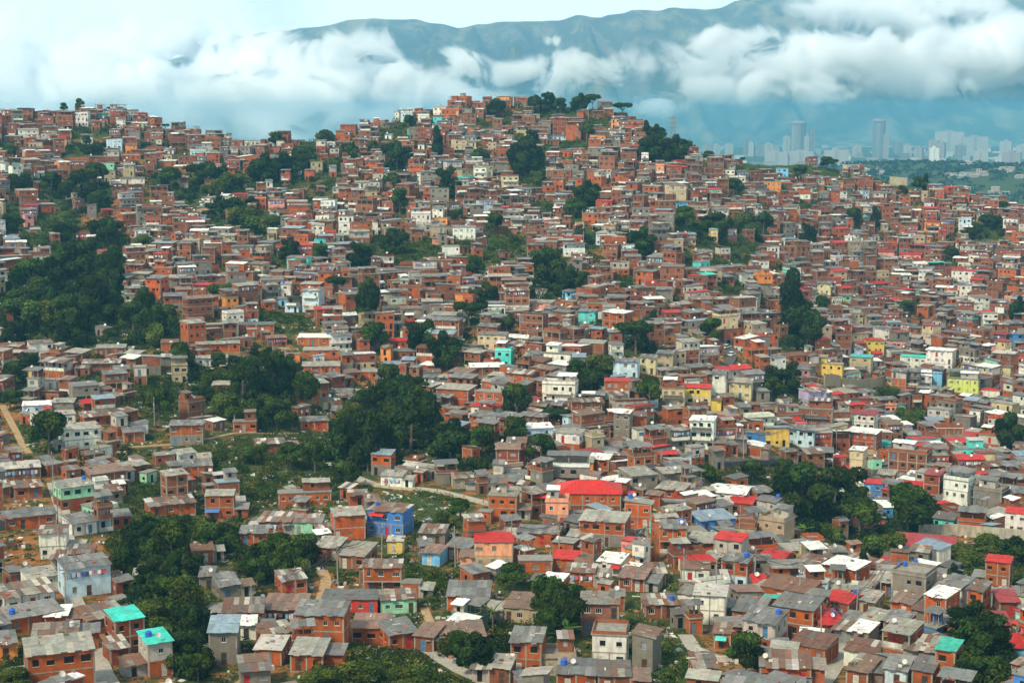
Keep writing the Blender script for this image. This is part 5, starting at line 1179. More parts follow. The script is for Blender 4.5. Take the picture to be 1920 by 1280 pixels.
for h in COARSE:
    one, _ = house(h, False)
    c, s = math.cos(h['rot']), math.sin(h['rot']); x, y, z = h['x'], h['y'], h['z']
    i = len(big.v); big.v += [(x + a * c - b * s, y + a * s + b * c, z + e) for a, b, e in one.v]
    big.f += [tuple(k + i for k in f) for f in one.f]; big.m += one.m; big.c += one.c
o = big.build('distant_houses'); tag(o, 'small brick and painted houses packed across the far slopes', 'houses', kind='stuff')

# ------------------------------------------------------------------ water tanks on roofs
def tank_mb(col):
    t = MB(); l = MB()
    for z0, z1, r0, r1 in ((0, .08, .50, .56), (.08, .42, .56, .58), (.42, .50, .58, .54), (.50, .88, .54, .58), (.88, 1.05, .58, .40)): t.tube(0, 0, z0, z1, r0, r1, 14, PA, col, z1 > 1)
    l.tube(0, 0, 1.052, 1.16, .24, .22, 12, PA, tuple(c * .9 for c in col)); return t, l
TB, TL_ = (q.mesh(n) for q, n in zip(tank_mb((.02, .10, .46)), ('tank', 'lid')))
TG, TGL = (q.mesh(n) for q, n in zip(tank_mb((.42, .45, .46)), ('tank', 'lid')))
trn = random.Random(5)
TANKS = [h for h in FINE if h['D'] < 660 and (h.get('short') in ('tank-topped white roof', 'smaller turquoise roof', 'sea green balcony house', 'brick tower house', 'beige flat-topped block') or trn.random() < .07)]
for h in TANKS:
    grey = trn.random() < .12 and 'short' not in h
    o = link('water_tank', None); bt = link('tank', TG if grey else TB, o); link('lid', TGL if grey else TL_, o)
    w, d, n = h['w'], h['d'], h['n']; lx, ly = trn.choice([-1, 1]) * (w / 2 - .9), d * trn.uniform(.35, .75)
    Ht, ri, sh = n * SH + .015, h.get('rise', 1.0), h['shape']
    if sh == 'mono': z = Ht + ri * (ly - .5) / d
    elif sh == 'monob': z = Ht + ri * (1 - (ly + .5) / d)
    elif sh in ('gable', 'hip'): z = Ht + ri * (1 - (abs(ly - d / 2) + .5) / (d / 2)); z = max(z, Ht)
    elif sh == 'gablex': z = Ht + ri * max(0, 1 - (abs(lx) + .5) / (w / 2))
    elif sh == 'side': z = Ht + ri * (1 - (lx + .5 + w / 2) / w)
    elif sh == 'sidel': z = Ht + ri * ((lx - .5 + w / 2) / w)
    else: z = Ht + .16
    if sh == 'terr': ly = .9; z = Ht + .16
    c, s = math.cos(h['rot']), math.sin(h['rot'])
    o.location = (h['x'] + lx * c - ly * s, h['y'] + lx * s + ly * c, h['z'] + z + .06); o.rotation_euler = (0, 0, trn.random() * 6)
    k = trn.uniform(.75, 1.0); o.scale = (k, k, k * trn.uniform(.9, 1.15))
    tag(o, '%s water tank on roof of %s' % ('grey' if grey else 'blue', h['where']), 'water tank', 'water tanks on the roofs')
# ------------------------------------------------------------------ foliage
def leaf_mat(name):
    m, nt = new_mat(name); t = tint_n(nt)
    c = mix(nt, 1.0, t, ramp(nt, noise_n(nt, pos(nt), .35, 3), (.3, (.72, .75, .7)), (.65, (1.25, 1.2, 1.05))), 'MULTIPLY')
    d = nd(nt, 'ShaderNodeBsdfDiffuse'); ln(nt, c, d.inputs['Color'])
    tr = nd(nt, 'ShaderNodeBsdfTranslucent'); ln(nt, mix(nt, 1.0, c, (1.1, 1.25, .5), 'MULTIPLY'), tr.inputs['Color'])
    ms_ = nd(nt, 'ShaderNodeMixShader'); ms_.inputs[0].default_value = .15; ln(nt, d.outputs[0], ms_.inputs[1]); ln(nt, tr.outputs[0], ms_.inputs[2])
    o = nd(nt, 'ShaderNodeOutputMaterial'); ln(nt, ms_.outputs[0], o.inputs['Surface']); return m
LEAF = leaf_mat('leaves')
m, nt = new_mat('bark'); finish(nt, ramp(nt, noise_n(nt, pos(nt), 3.0, 4), (.3, (.06, .045, .035)), (.7, (.16, .13, .10))), .95); BARK = m
nrg = np.random.default_rng(3)
def leaf_quads(P, size, tint, up=.35, asp=1.5, out=None):
    "leaf-sized quads at the points P, randomly turned; arrays of vertices and per-corner tints"
    n = len(P)
    N = nrg.normal(size=(n, 3))
    if out is None: N[:, 2] = np.abs(N[:, 2]) + up
    else: N = N * .62 + out * 1.15 + np.array([0, 0, .25])
    N /= np.linalg.norm(N, axis=1, keepdims=True)
    A = np.cross(N, nrg.normal(size=(n, 3))); A /= np.linalg.norm(A, axis=1, keepdims=True) + 1e-9; B = np.cross(N, A)
    s = (size * nrg.uniform(.6, 1.35, (n, 1)) if np.ndim(size) == 0 else size[:, None] * nrg.uniform(.6, 1.35, (n, 1)))
    a, b = A * s * .5 * asp, B * s * .5
    V = np.stack([P - a, P - b * .8, P + a, P + b * .8], 1).reshape(-1, 3)
    return V, np.repeat(tint, 4, axis=0)
def quad_mesh(name, V, C, mat):
    n = len(V) // 4; me = bpy.data.meshes.new(name)
    me.vertices.add(len(V)); me.vertices.foreach_set('co', V.astype(np.float32).ravel())
    me.loops.add(len(V)); me.loops.foreach_set('vertex_index', np.arange(len(V), dtype=np.int32))
    me.polygons.add(n); me.polygons.foreach_set('loop_start', np.arange(0, 4 * n, 4, dtype=np.int32))
    try: me.polygons.foreach_set('loop_total', np.full(n, 4, dtype=np.int32))
    except Exception: pass
    me.update(calc_edges=True)
    a = me.color_attributes.new('tint', 'FLOAT_COLOR', 'CORNER'); a.data.foreach_set('color', np.concatenate([C, np.ones((len(C), 1))], 1).astype(np.float32).ravel())
    me.materials.append(mat); me.validate(); return me
GREENS = np.array([(.019, .035, .010), (.030, .054, .012), (.050, .076, .017), (.013, .028, .011), (.070, .088, .022)])
def tree_meshes(kind, seed):
    "unit tree: height 1, crown about 1 wide; trunk with limbs, crown of many leaf clusters"
    r = random.Random(seed); g = np.random.default_rng(seed)
    blobs = []                                                     # centre, radii
    if kind == 't':
        for k in range(9): z = .18 + .74 * k / 8; q = .30 * (1 - .75 * abs(k / 8 - .35)); blobs.append((r.uniform(-.08, .08), r.uniform(-.08, .08), z, q, q, .13))
    elif kind == 'u':
        for k in range(10): a = r.uniform(0, 6.28); q = r.uniform(.05, .36); blobs.append((q * math.cos(a), q * math.sin(a), .80 - .35 * q * q + r.uniform(-.04, .04), r.uniform(.14, .22), r.uniform(.14, .22), r.uniform(.09, .14)))
    elif kind == 'b':
        for k in range(11): a = r.uniform(0, 6.28); q = r.uniform(.0, .38); blobs.append((q * math.cos(a), q * math.sin(a), r.uniform(.25, .75) - .4 * q, r.uniform(.16, .25), r.uniform(.16, .25), r.uniform(.15, .24)))
    elif kind == 'd':
        for k in range(17): a = r.uniform(0, 6.28); q = .38 * math.sqrt(r.random()); z = r.uniform(.25, .86) - .5 * q * q; blobs.append((q * math.cos(a), q * math.sin(a), z, r.uniform(.12, .22), r.uniform(.12, .22), r.uniform(.10, .17)))
    else:
        for k in range(14): a = r.uniform(0, 6.28); el = r.uniform(-.6, 1.4); q = .30; blobs.append((q * math.cos(a) * math.cos(el), q * math.sin(a) * math.cos(el), .58 + .27 * math.sin(el), r.uniform(.13, .21), r.uniform(.13, .21), r.uniform(.11, .17)))
    Ps, Cs, Ds = [], [], []
    base = GREENS[{'r': 1, 'd': 0, 't': 3, 'u': 0, 'b': 2}[kind]]
    for (x, y, z, a, b, c) in blobs:
        n = int(2600 * (a * b + b * c + a * c) / .09 * .16)
        D = g.normal(size=(n, 3)); D /= np.linalg.norm(D, axis=1, keepdims=True)
        rr = g.uniform(.45, 1.0, (n, 1)) ** .5 * (1 + .25 * g.normal(size=(n, 1)) * (g.random((n, 1)) < .15))
        P = np.array([x, y, z]) + D * rr * np.array([a, b, c])
        ct = base * g.uniform(.55, 1.7) * np.array([g.uniform(.85, 1.25), 1, g.uniform(.8, 1.1)])
        Ps.append(P); Cs.append(ct * g.uniform(.6, 1.5, (n, 1))); Ds.append(D)
    P, C, D = np.concatenate(Ps), np.concatenate(Cs), np.concatenate(Ds); k = P[:, 2] > .05; P, C, D = P[k], C[k], D[k]
    V, CC = leaf_quads(P, .052, C, out=D)
    crown = quad_mesh('crown', V, CC, LEAF)
    mb = MB()
    def limb(p, q, ra, rb, n=6):
        i = len(mb.v); p, q = Vector(p), Vector(q); dd = (q - p).normalized(); a = dd.orthogonal().normalized(); b = dd.cross(a)
        for c, rr in ((p, ra), (q, rb)): mb.v += [tuple(c + (a * math.cos(t) + b * math.sin(t)) * rr) for t in (2 * math.pi * k / n for k in range(n))]
        for k in range(n): j = (k + 1) % n; mb.f.append((i + k, i + j, i + n + j, i + n + k)); mb.m.append(0); mb.c.append((1, 1, 1))
    top = (r.uniform(-.04, .04), r.uniform(-.04, .04), .45 if kind != 't' else .8)
    limb((0, 0, -.08), top, .035, .02)
    for (x, y, z, a, b, c) in blobs[:8]: limb((top[0], top[1], min(z - .05, top[2]) if z > .3 else .2), (x, y, z), .016, .005, 5)
    me = bpy.data.meshes.new('trunk'); me.from_pydata(mb.v, [], mb.f); me.materials.append(BARK); me.update()
    return crown, me
TREEM = {k: [tree_meshes(k, s + 31 * i) for i in range(n)] for k, s, n in (('r', 100, 4), ('d', 200, 4), ('t', 300, 2), ('u', 400, 2), ('b', 500, 3))}
KINDL = {'r': 'round bushy green tree', 'd': 'dense dark spreading tree', 't': 'tall narrow dark tree', 'u': 'umbrella-crowned tree', 'b': 'low pale green tree'}
tr_ = random.Random(77); TREES_ALL = []
def add_tree(p, w, hgt, kind): TREES_ALL.append(dict(p=p, w=w, h=hgt, k=kind, uv=project((p[0], p[1], p[2] + hgt * .5))))
for t in TREE_IN: add_tree(*t[:4])
# the woods between them, still tree by tree
TA = Occ()
for t in TREES_ALL: TA.stamp(t['p'].x, t['p'].y - t['w'] * .3, 0, t['w'] * .62, t['w'] * .62)
for kind, poly in AREAS:
    if kind != 'f': continue
    a, b = min(p[0] for p in poly), max(p[0] for p in poly); c, d = min(p[1] for p in poly), max(p[1] for p in poly)
    for _ in range(int((b - a) * (d - c) / 1750) + 3):
        u, v = tr_.uniform(a, b), tr_.uniform(c, d)
        if not inside(u, v, poly) or v > 1285: continue
        p = at(u, v)
        if p is None or p.length > 1265: continue
        w = tr_.uniform(6, 10)
        if TA.frac(p.x, p.y - w * .3, 0, w * .62, w * .62) > .15 or occ.frac(p.x, p.y - 2, 0, 4, 4) > .2: continue
        TA.stamp(p.x, p.y - w * .3, 0, w * .62, w * .62); add_tree(p, w, w * tr_.uniform(.75, 1.1), tr_.choice('rddrb'))
def vis(t): return -30 < t['uv'][0] < 1950 and t['uv'][1] < 1320
TREES_ALL = [t for t in TREES_ALL if vis(t)]
LAND_SAVE = LAND
rel = relate([t['uv'] for t in TREES_ALL], range(len(TREES_ALL)))
print('trees', len(TREES_ALL))
for i, t in enumerate(TREES_ALL):
    crown, trunk = tr_.choice(TREEM[t['k']])
    o = link('tree', None); o.location = (t['p'][0], t['p'][1], ground(t['p'][0], t['p'][1]) - .15); o.rotation_euler = (0, 0, tr_.uniform(0, 6.28))
    s = t['w']; o.scale = (s, s, t['h'])
    link('trunk', trunk, o); link('crown', crown, o)
    q = rel.get(i)
    tag(o, KINDL[t['k']] + (', %s tree %s the %s' % q if q else ' standing apart at the edge'), 'tree', 'trees among the houses')

# scrub, bushes and weeds: nobody could count them
def scrub():
    Ps, Cs, Ss, Ds = [], [], [], []
    g = np.random.default_rng(17)
    def clump(x, y, rad, hgt, n, col, size):
        z = ground(x, y)
        D = g.normal(size=(n, 3)); D[:, 2] = np.abs(D[:, 2]); D /= np.linalg.norm(D, axis=1, keepdims=True)
        P = np.array([x, y, z - .1]) + D * g.uniform(.5, 1, (n, 1)) ** .5 * np.array([rad, rad, hgt])
        Ps.append(P); Cs.append(col * g.uniform(.6, 1.45, (n, 1))); Ss.append(np.full(n, size)); Ds.append(D)
    r = random.Random(23)
    for kind, poly in AREAS:
        a, b = min(p[0] for p in poly), max(p[0] for p in poly); c, d = min(p[1] for p in poly), max(p[1] for p in poly)
        den = {'f': 1 / 130.0, 's': 1 / 42.0, 'g': 1 / 70.0, 'e': 1 / 260.0}[kind]
        for _ in range(int((b - a) * (d - c) * den) + 3):
            u, v = r.uniform(a, b), r.uniform(c, min(d, 1330))
            if not inside(u, v, poly): continue
            p = at(u, v)
            if p is None or p.length > 1340: continue
            if occ.frac(p.x, p.y - .5, 0, 1, 1) > .3: continue
            k = {'f': 1.3, 's': 1.15, 'g': .45, 'e': .5}[kind] * r.uniform(.5, 1.5) * (1 + max(0, p.length - 475) / 800)
            col = GREENS[r.choice([0, 1, 1, 2, 2, 4])] * (1.0 if kind != 'g' else 1.6) * r.uniform(.8, 1.3)
            if r.random() < .08: col = np.array((.16, .13, .05))
            clump(p.x, p.y, k * 1.3, k * r.uniform(.6, 1.2), int(34 + 26 * k) if kind != 'g' else 16, col, .30 if p.length < 475 else .48)
    for _ in range(7000):
        u, v = r.uniform(210, 1300), r.uniform(545, 1295)
        if not inside(u, v, SPARSE): continue
        p = at(u, v)
        if p is None or occ.frac(p.x, p.y - .8, 0, 1.6, 1.6) > .1: continue
        k = r.uniform(.4, 1.7); clump(p.x, p.y, k * 1.25, k * r.uniform(.5, 1.1), int(26 + 30 * k), GREENS[r.choice([0, 1, 1, 2, 3, 4])] * r.uniform(.7, 1.35), .30)
    for x, y, k in BUSHES: clump(x, y, k, k * r.uniform(.8, 1.5), int(60 * k), GREENS[r.choice([0, 0, 1, 3, 2])] * r.uniform(.7, 1.3), .5)
    # weeds in the gaps between the houses
    n = 0
    for _ in range(19000):
        a = r.uniform(R(-25), R(25)); rt = np.interp(a, AZ, RT); q = math.sqrt(r.uniform(190 ** 2, (rt + 6) ** 2)); x, y = q * math.sin(a), q * math.cos(a)
        if occ.frac(x, y - .6, 0, 1.2, 1.2) > .05: continue
        k = r.uniform(.4, 1.6) * (1.0 if q < 475 else 1.3)
        clump(x, y, k * 1.2, k * r.uniform(.5, 1.0), 34 if q < 475 else 14, GREENS[r.choice([0, 1, 2, 4])] * r.uniform(.8, 1.4), .28 if q < 475 else .48); n += 1
    P, C, Z = np.concatenate(Ps), np.concatenate(Cs), np.concatenate(Ss)
    print('scrub leaves', len(P))
    V, CC = leaf_quads(P, Z, C, out=np.concatenate(Ds))
    return quad_mesh('undergrowth', V, CC, LEAF)
tag(link('undergrowth', scrub()), 'scrub, bushes and weeds growing between the houses', 'scrub', kind='stuff')

def woodland():
    Ps, Cs, Ds = [], [], []; g = np.random.default_rng(29); r = random.Random(31)
    for kind, poly in AREAS:
        if kind != 'f': continue
        a, b = min(p[0] for p in poly), max(p[0] for p in poly); c, d = min(p[1] for p in poly), max(p[1] for p in poly)
        for _ in range(int((b - a) * (d - c) / 170)):
            u, v = r.uniform(a, b), r.uniform(c, min(d, 1330))
            if not inside(u, v, poly): continue
            p = at(u, v)
            if p is None or p.length > 1340 or occ.frac(p.x, p.y - 2, 0, 4, 4) > .3: continue
            k = r.uniform(1.2, 2.7); h = r.uniform(.8, 3.6); col = GREENS[r.choice([0, 0, 1, 3, 3, 2])] * r.uniform(.6, 1.4)
            for q in range(3):
                n = int(80 * k); D = g.normal(size=(n, 3)); D /= np.linalg.norm(D, axis=1, keepdims=True)
                cc = np.array([p.x + r.uniform(-k, k) * .7, p.y + r.uniform(-k, k) * .7, p.z + h * r.uniform(.5, 1.0)])
                Ps.append(cc + D * g.uniform(.5, 1, (n, 1)) ** .5 * np.array([k * .75, k * .75, k * .6])); Ds.append(D); Cs.append(col * r.uniform(.8, 1.25) * g.uniform(.6, 1.45, (n, 1)))
    P, C = np.concatenate(Ps), np.concatenate(Cs); V, CC = leaf_quads(P, .42, C, out=np.concatenate(Ds)); print('woodland leaves', len(P))
    return quad_mesh('woodland', V, CC, LEAF)
tag(link('woodland', woodland()), 'tangled woods filling the ravines between the houses', 'woods', kind='stuff')

# banana plants and a palm
def frond_plant(u, v, hgt, n, L, wd, col, label, cat, name, stem):
    p = at(u, v); r = random.Random(int(u)); o = link(name, None); o.location = p; tag(o, label, cat)
    mb = MB(); mb.tube(0, 0, -.3, stem, .18, .12, 8, 0, (1, 1, 1))
    me = bpy.data.meshes.new('stem'); me.from_pydata(mb.v, [], mb.f); me.materials.append(BARK); me.update(); link('stem', me, o)
    for k in range(n):
        a = 2 * math.pi * k / n + r.uniform(-.3, .3); el = r.uniform(.5, 1.25); f = MB(); seg = 7; pts = []
        for i in range(seg + 1):
            t = i / seg; h = L * t; e = el - 1.5 * t * t; pts.append((h * math.cos(el - .8 * t), stem + h * math.sin(el) - .9 * L * t * t * .5, wd * math.sin(math.pi * min(1, .12 + .88 * t)) ** .7 * .5 if i < seg else .02))
        for (ra, za, wa), (rb, zb, wb) in zip(pts, pts[1:]):
            ca, sa = math.cos(a), math.sin(a)
            for sg in (1, -1):
                q = [(ra * ca, ra * sa, za), (rb * ca, rb * sa, zb), (rb * ca - sg * wb * sa, rb * sa + sg * wb * ca, zb - wb * .25), (ra * ca - sg * wa * sa, ra * sa + sg * wa * ca, za - wa * .25)]
                f.quad(*q, 0, tuple(c * r.uniform(.8, 1.2) for c in col))
        me = f.mesh('frond'); me.materials.clear(); me.materials.append(LEAF); link('frond', me, o)
frond_plant(1058, 1202, 5, 11, 3.4, 1.1, (.06, .13, .03), 'banana plant with broad drooping fronds beside dark trees', 'banana plant', 'banana_plant', 1.8)
frond_plant(1046, 1208, 5, 9, 2.8, .9, (.07, .14, .03), 'smaller banana plant growing close to the broad one', 'banana plant', 'banana_plant', 1.3)
frond_plant(924, 1188, 5, 13, 3.4, .34, (.09, .12, .04), 'yellowish palm with thin fronds next to the turquoise-doored house', 'palm', 'palm_tree', 3.6)
frond_plant(1508, 1004, 5, 10, 2.6, .9, (.07, .14, .03), 'pale banana plant below the big dark trees', 'banana plant', 'banana_plant', 1.4)

# ------------------------------------------------------------------ the ground sheet
def gco(X, Y, Z):
    X, Y = X.copy(), Y.copy(); k = 9400.0 / Y[:, -1]; X[:, -1] *= k; Y[:, -1] = 9400.0        # the last ring squares off the sheet
    return np.stack([X, Y, Z], -1).astype(np.float32).ravel()
gm = grid_mesh('ground', HX, HY, H)
vg = np.zeros(HX.shape)
for i in range(NA):
    for j in range(len(RG)):
        if RG[j] > 1204: vg[i, j] = 1.4; continue
        u, v = project((HX[i, j], HY[i, j], H[i, j]))
        k = area(u, v)
        vg[i, j] = {'f': 1.0, 's': .9, 'g': .95, 'e': .02}.get(k, .62 if inside(u, v, SPARSE) else .50)
kk = np.array([1, 2, 1.]) / 4
for ax in (0, 1):
    pdd = np.pad(vg, [(1, 1) if a == ax else (0, 0) for a in (0, 1)], 'edge'); n = vg.shape[ax]
    vg = sum(kk[t] * np.take(pdd, range(t, t + n), axis=ax) for t in range(3))
a = gm.attributes.new('veg', 'FLOAT', 'POINT'); a.data.foreach_set('value', vg.ravel().astype(np.float32))
m, nt = new_mat('hillside_ground'); p = pos(nt)
va = nt.nodes.new('ShaderNodeAttribute'); va.attribute_name = 'veg'
n1, n2 = noise_n(nt, p, .16, 5, .65), noise_n(nt, p, .9, 5, .7)
earth = ramp(nt, math_n(nt, 'ADD', math_n(nt, 'MULTIPLY', n1, .6), math_n(nt, 'MULTIPLY', n2, .4)), (.32, (.070, .038, .020)), (.46, (.20, .086, .028)), (.60, (.30, .145, .052)), (.78, (.26, .20, .14)))
grass = ramp(nt, n2, (.30, (.018, .034, .011)), (.50, (.040, .062, .018)), (.70, (.085, .085, .030)))
f = math_n(nt, 'ADD', va.outputs['Fac'], math_n(nt, 'MULTIPLY', math_n(nt, 'SUBTRACT', noise_n(nt, p, .30, 7, .75), .5), 2.6))
c = mix(nt, ramp(nt, f, (.42, 0.0), (.58, 1.0)), earth, grass)
finish(nt, c, .97, n2, spec=.05, bs=.8)
gm.vertices.foreach_set('co', gco(HX, HY, H)); g = link('ground', gm); gm.materials.append(m); tag(g, kind='structure')
# ------------------------------------------------------------------ paths, lanes, walls
def strip_mesh(name, pts, wd, lift, mat, kerb=0):
    V, Fc = [], []
    for i, p in enumerate(pts):
        a, b = pts[max(0, i - 1)], pts[min(len(pts) - 1, i + 1)]; t = Vector((b.x - a.x, b.y - a.y, 0)).normalized(); n = Vector((-t.y, t.x, 0))
        zs = []
        for k in (-1, 0, 1): q = p + n * (wd / 2 * k); zs.append(ground(q.x, q.y))
        z = max(zs) * .6 + zs[1] * .4 + lift
        for k in (-1, 1):
            q = p + n * (wd / 2 * k); V += [(q.x, q.y, z), (q.x, q.y, z - 1.2)]
    for i in range(len(pts) - 1):
        a, b = 4 * i, 4 * i + 4
        Fc += [(a, a + 2, b + 2, b), (a + 1, a, b, b + 1), (a + 2, a + 3, b + 3, b + 2)]
    me = bpy.data.meshes.new(name); me.from_pydata(V, [], Fc); me.materials.append(mat); me.update(); return me
def ground_mat(name, c1, c2):
    m, nt = new_mat(name); p = pos(nt); finish(nt, mix(nt, ramp(nt, noise_n(nt, p, .5, 6, .7), (.55, 0.0), (.75, .5)), ramp(nt, noise_n(nt, p, 1.2, 5, .65), (.3, c1), (.7, c2)), (.10, .08, .05)), .95, spec=.08); return m
MC = ground_mat('worn_concrete', (.24, .22, .19), (.40, .38, .33)); MD = ground_mat('trodden_earth', (.24, .15, .08), (.42, .31, .18)); MS = ground_mat('asphalt', (.05, .05, .052), (.11, .11, .11))
for k, (wd, _) in PATHS.items():
    mat = MS if 'street' in k else (MD if k in ('earth path', 'garden path', 'dirt track', 'footpath', 'hill track', 'terrace path') else MC)
    o = link(k.replace(' ', '_'), strip_mesh(k, PATH3[k], wd, .10, mat)); tag(o, kind='structure')
def steps(label, u0, v0, u1, v1, wd, n):
    a, b = at(u0, v0), at(u1, v1); mb = MB(); t = (b - a); L = math.hypot(t.x, t.y); rot = math.atan2(t.y, t.x) - math.pi / 2
    for i in range(n):
        z = a.z + (b.z - a.z) * (i + 1) / n + .15; mb.box(-wd / 2, L * i / n, min(a.z, b.z) - 1.0 - a.z, wd / 2, L * (i + 1) / n, z - a.z, CO, (.42 * (1 if i % 2 else .82),) * 3, False)
    o = mb.build('outdoor_stair'); o.location = a; o.rotation_euler = (0, 0, rot); tag(o, label, 'stairs')
steps('pale concrete steps climbing beside the lane at the bottom edge', 1535, 1296, 1542, 1238, 1.8, 16)
steps('concrete stair dropping past the pale blue balcony house', 146, 1140, 130, 1085, 1.8, 14)
def wall(pts, hgt, th, mat, col, label, posts=None, cat='wall', name='retaining_wall', lift=0.0):
    q = [at(*a) for a in pts]; o = link(name, None); o.location = q[0]; tag(o, label, cat)
    mb = MB(); out = []
    for a, b in zip(q, q[1:]):
        n = max(1, int((b - a).length / 3)); out += [a.lerp(b, i / n) for i in range(n)]
    out.append(q[-1]); q0 = q[0]
    for p in out: p.z = ground(p.x, p.y) + lift
    zs = [p.z for p in out]
    for k in range(2): zs = [(zs[max(0, i - 1)] + zs[i] + zs[min(len(zs) - 1, i + 1)]) / 3 for i in range(len(zs))]
    for i in range(len(out) - 1):
        a, b = out[i], out[i + 1]; t = Vector((b.x - a.x, b.y - a.y, 0)).normalized(); n = Vector((-t.y, t.x, 0)) * th / 2
        P = [(a - n), (b - n), (b + n), (a + n)]; za, zb = zs[i], zs[i + 1]
        zz = [za, zb, zb, za]
        mb.hexa([(p.x - q0.x, p.y - q0.y, z - 2.0 - q0.z) for p, z in zip(P, zz)] + [(p.x - q0.x, p.y - q0.y, z + hgt - q0.z) for p, z in zip(P, zz)], mat, vary(col, .06, rnd))
        if posts and i % posts == 0:
            pb = MB(); pb.box(a.x - q0.x - .12, a.y - q0.y - .12, za - q0.z, a.x - q0.x + .12, a.y - q0.y + .12, za + hgt + .55 - q0.z, BR, (.36, .11, .05)); pb.build('post', o)
    cp = MB()
    mb.build('wall_face', o)
wall([(1722, 1004), (1790, 1003), (1850, 1008), (1925, 1014)], 2.8, .4, CO, (.36, .34, .28), 'long grey retaining wall above the dark bushes and the maroon shed')
wall([(1545, 724), (1580, 728), (1660, 724)], 4.4, .4, PL, (.36, .29, .19), 'stained beige retaining wall below the pale yellow pair')
wall([(1668, 346), (1700, 350), (1733, 354)], 5.2, .5, PL, (.38, .34, .24), 'beige wall holding the grassy terrace on the far right crest')
wall([(658, 896), (700, 912), (760, 918), (820, 924), (870, 936), (925, 950)], .5, .25, CO, (.42, .36, .27), 'low path parapet with brick posts beside the ravine woods', posts=2, name='path_parapet')
wall([(1295, 1182), (1300, 1150), (1292, 1110)], 2.2, .3, PL, (.42, .38, .28), 'pale boundary wall between the grass slope and white charcoal-roofed house')
wall([(1304, 1224), (1340, 1240), (1376, 1240)], 1.1, .25, PL, (.52, .50, .44), 'curved white garden wall below the turquoise-awned hut', name='garden_wall')
wall([(560, 668), (640, 676)], 1.6, .3, BR, (.36, .13, .06), 'long orange brick terrace wall under the pale-roofed terrace corner')
wall([(380, 668), (450, 668), (520, 656)], 1.5, .3, PL, (.36, .22, .12), 'earth stained terrace wall below the blue-ended brick row')
# a brick pillar, the maroon shed, utility poles, the pylon, cars
mb = MB(); p = at(1231, 1050); o = link('brick_pillar', None); o.location = p; mb.box(-.5, -.5, -1, .5, .5, 8.2, BR, (.38, .12, .05)); mb.build('shaft', o); c = MB(); c.box(-.56, -.56, 8.203, .56, .56, 8.35, CO, (.4, .37, .32)); c.build('cap', o); tag(o, 'tall bare brick pillar standing left of an open grey-roofed frame', 'pillar')
p = at(1730, 1052); o = link('long_shed', None); o.location = p; o.rotation_euler = (0, 0, -math.atan2(p.x, p.y) - .08); tag(o, 'long maroon-roofed shed half hidden behind the low trees', 'shed')
mb = MB(); W_, D_ = 13, 7; mb.box(-W_ / 2, 0, -2, W_ / 2, D_, 2.6, PL, (.30, .27, .23), False); mb.build('wall', o)
mb = MB(); sheet_roof(mb, -W_ / 2 - .4, W_ / 2 + .4, -.5, 2.55, D_ + .4, 4.4, ROOF['maroon'], rnd, True); mb.build('roof', o)
mb = MB(); mb.box(-3.6, -1.6, -1.0, .6, -.05, 1.9, PL, (.42, .46, .46), False); sheet_roof(mb, -3.8, .8, -1.9, 1.95, .02, 2.4, ROOF['blue'], rnd, True); mb.build('lean_to', o)
PB = MB(); PB.tube(0, 0, -1, 8.5, .13, .09, 8, CO, (.30, .28, .25)); PM = PB.mesh('shaft'); XB = MB(); XB.box(-.9, -.06, 7.7, .9, .06, 7.84, CO, (.16, .13, .1)); XB.box(-.6, -.05, 7.1, .6, .05, 7.2, CO, (.16, .13, .1)); XM = XB.mesh('crossarm')
TB2 = MB(); TB2.tube(.32, 0, 6.0, 6.9, .22, .22, 10, CO, (.25, .26, .27)); TM = TB2.mesh('transformer')
for i, (u, v, l) in enumerate([(1094, 470, 'pale utility pole before the dark trees high on the middle slope'), (512, 690, 'utility pole beside the terrace path left of the orange cube house'), (1385, 1040, 'utility pole standing among the red roofs on the near spur'), (1240, 905, 'grey utility pole above the open-floored grey house'), (782, 725, 'utility pole on the earth bank near the tiny white cottage'), (1760, 880, 'utility pole on the street near the big unfinished block'), (1310, 700, 'utility pole where the upper street bends'), (290, 800, 'leaning utility pole above the three-windowed brick house')]):
    p = at(u, v); o = link('utility_pole', None); o.location = p; o.rotation_euler = (0, R(3 if i == 7 else 0), i * .7); link('shaft', PM, o); link('crossarm', XM, o)
    if i % 2: link('transformer', TM, o)
    tag(o, l, 'utility pole', 'utility poles')
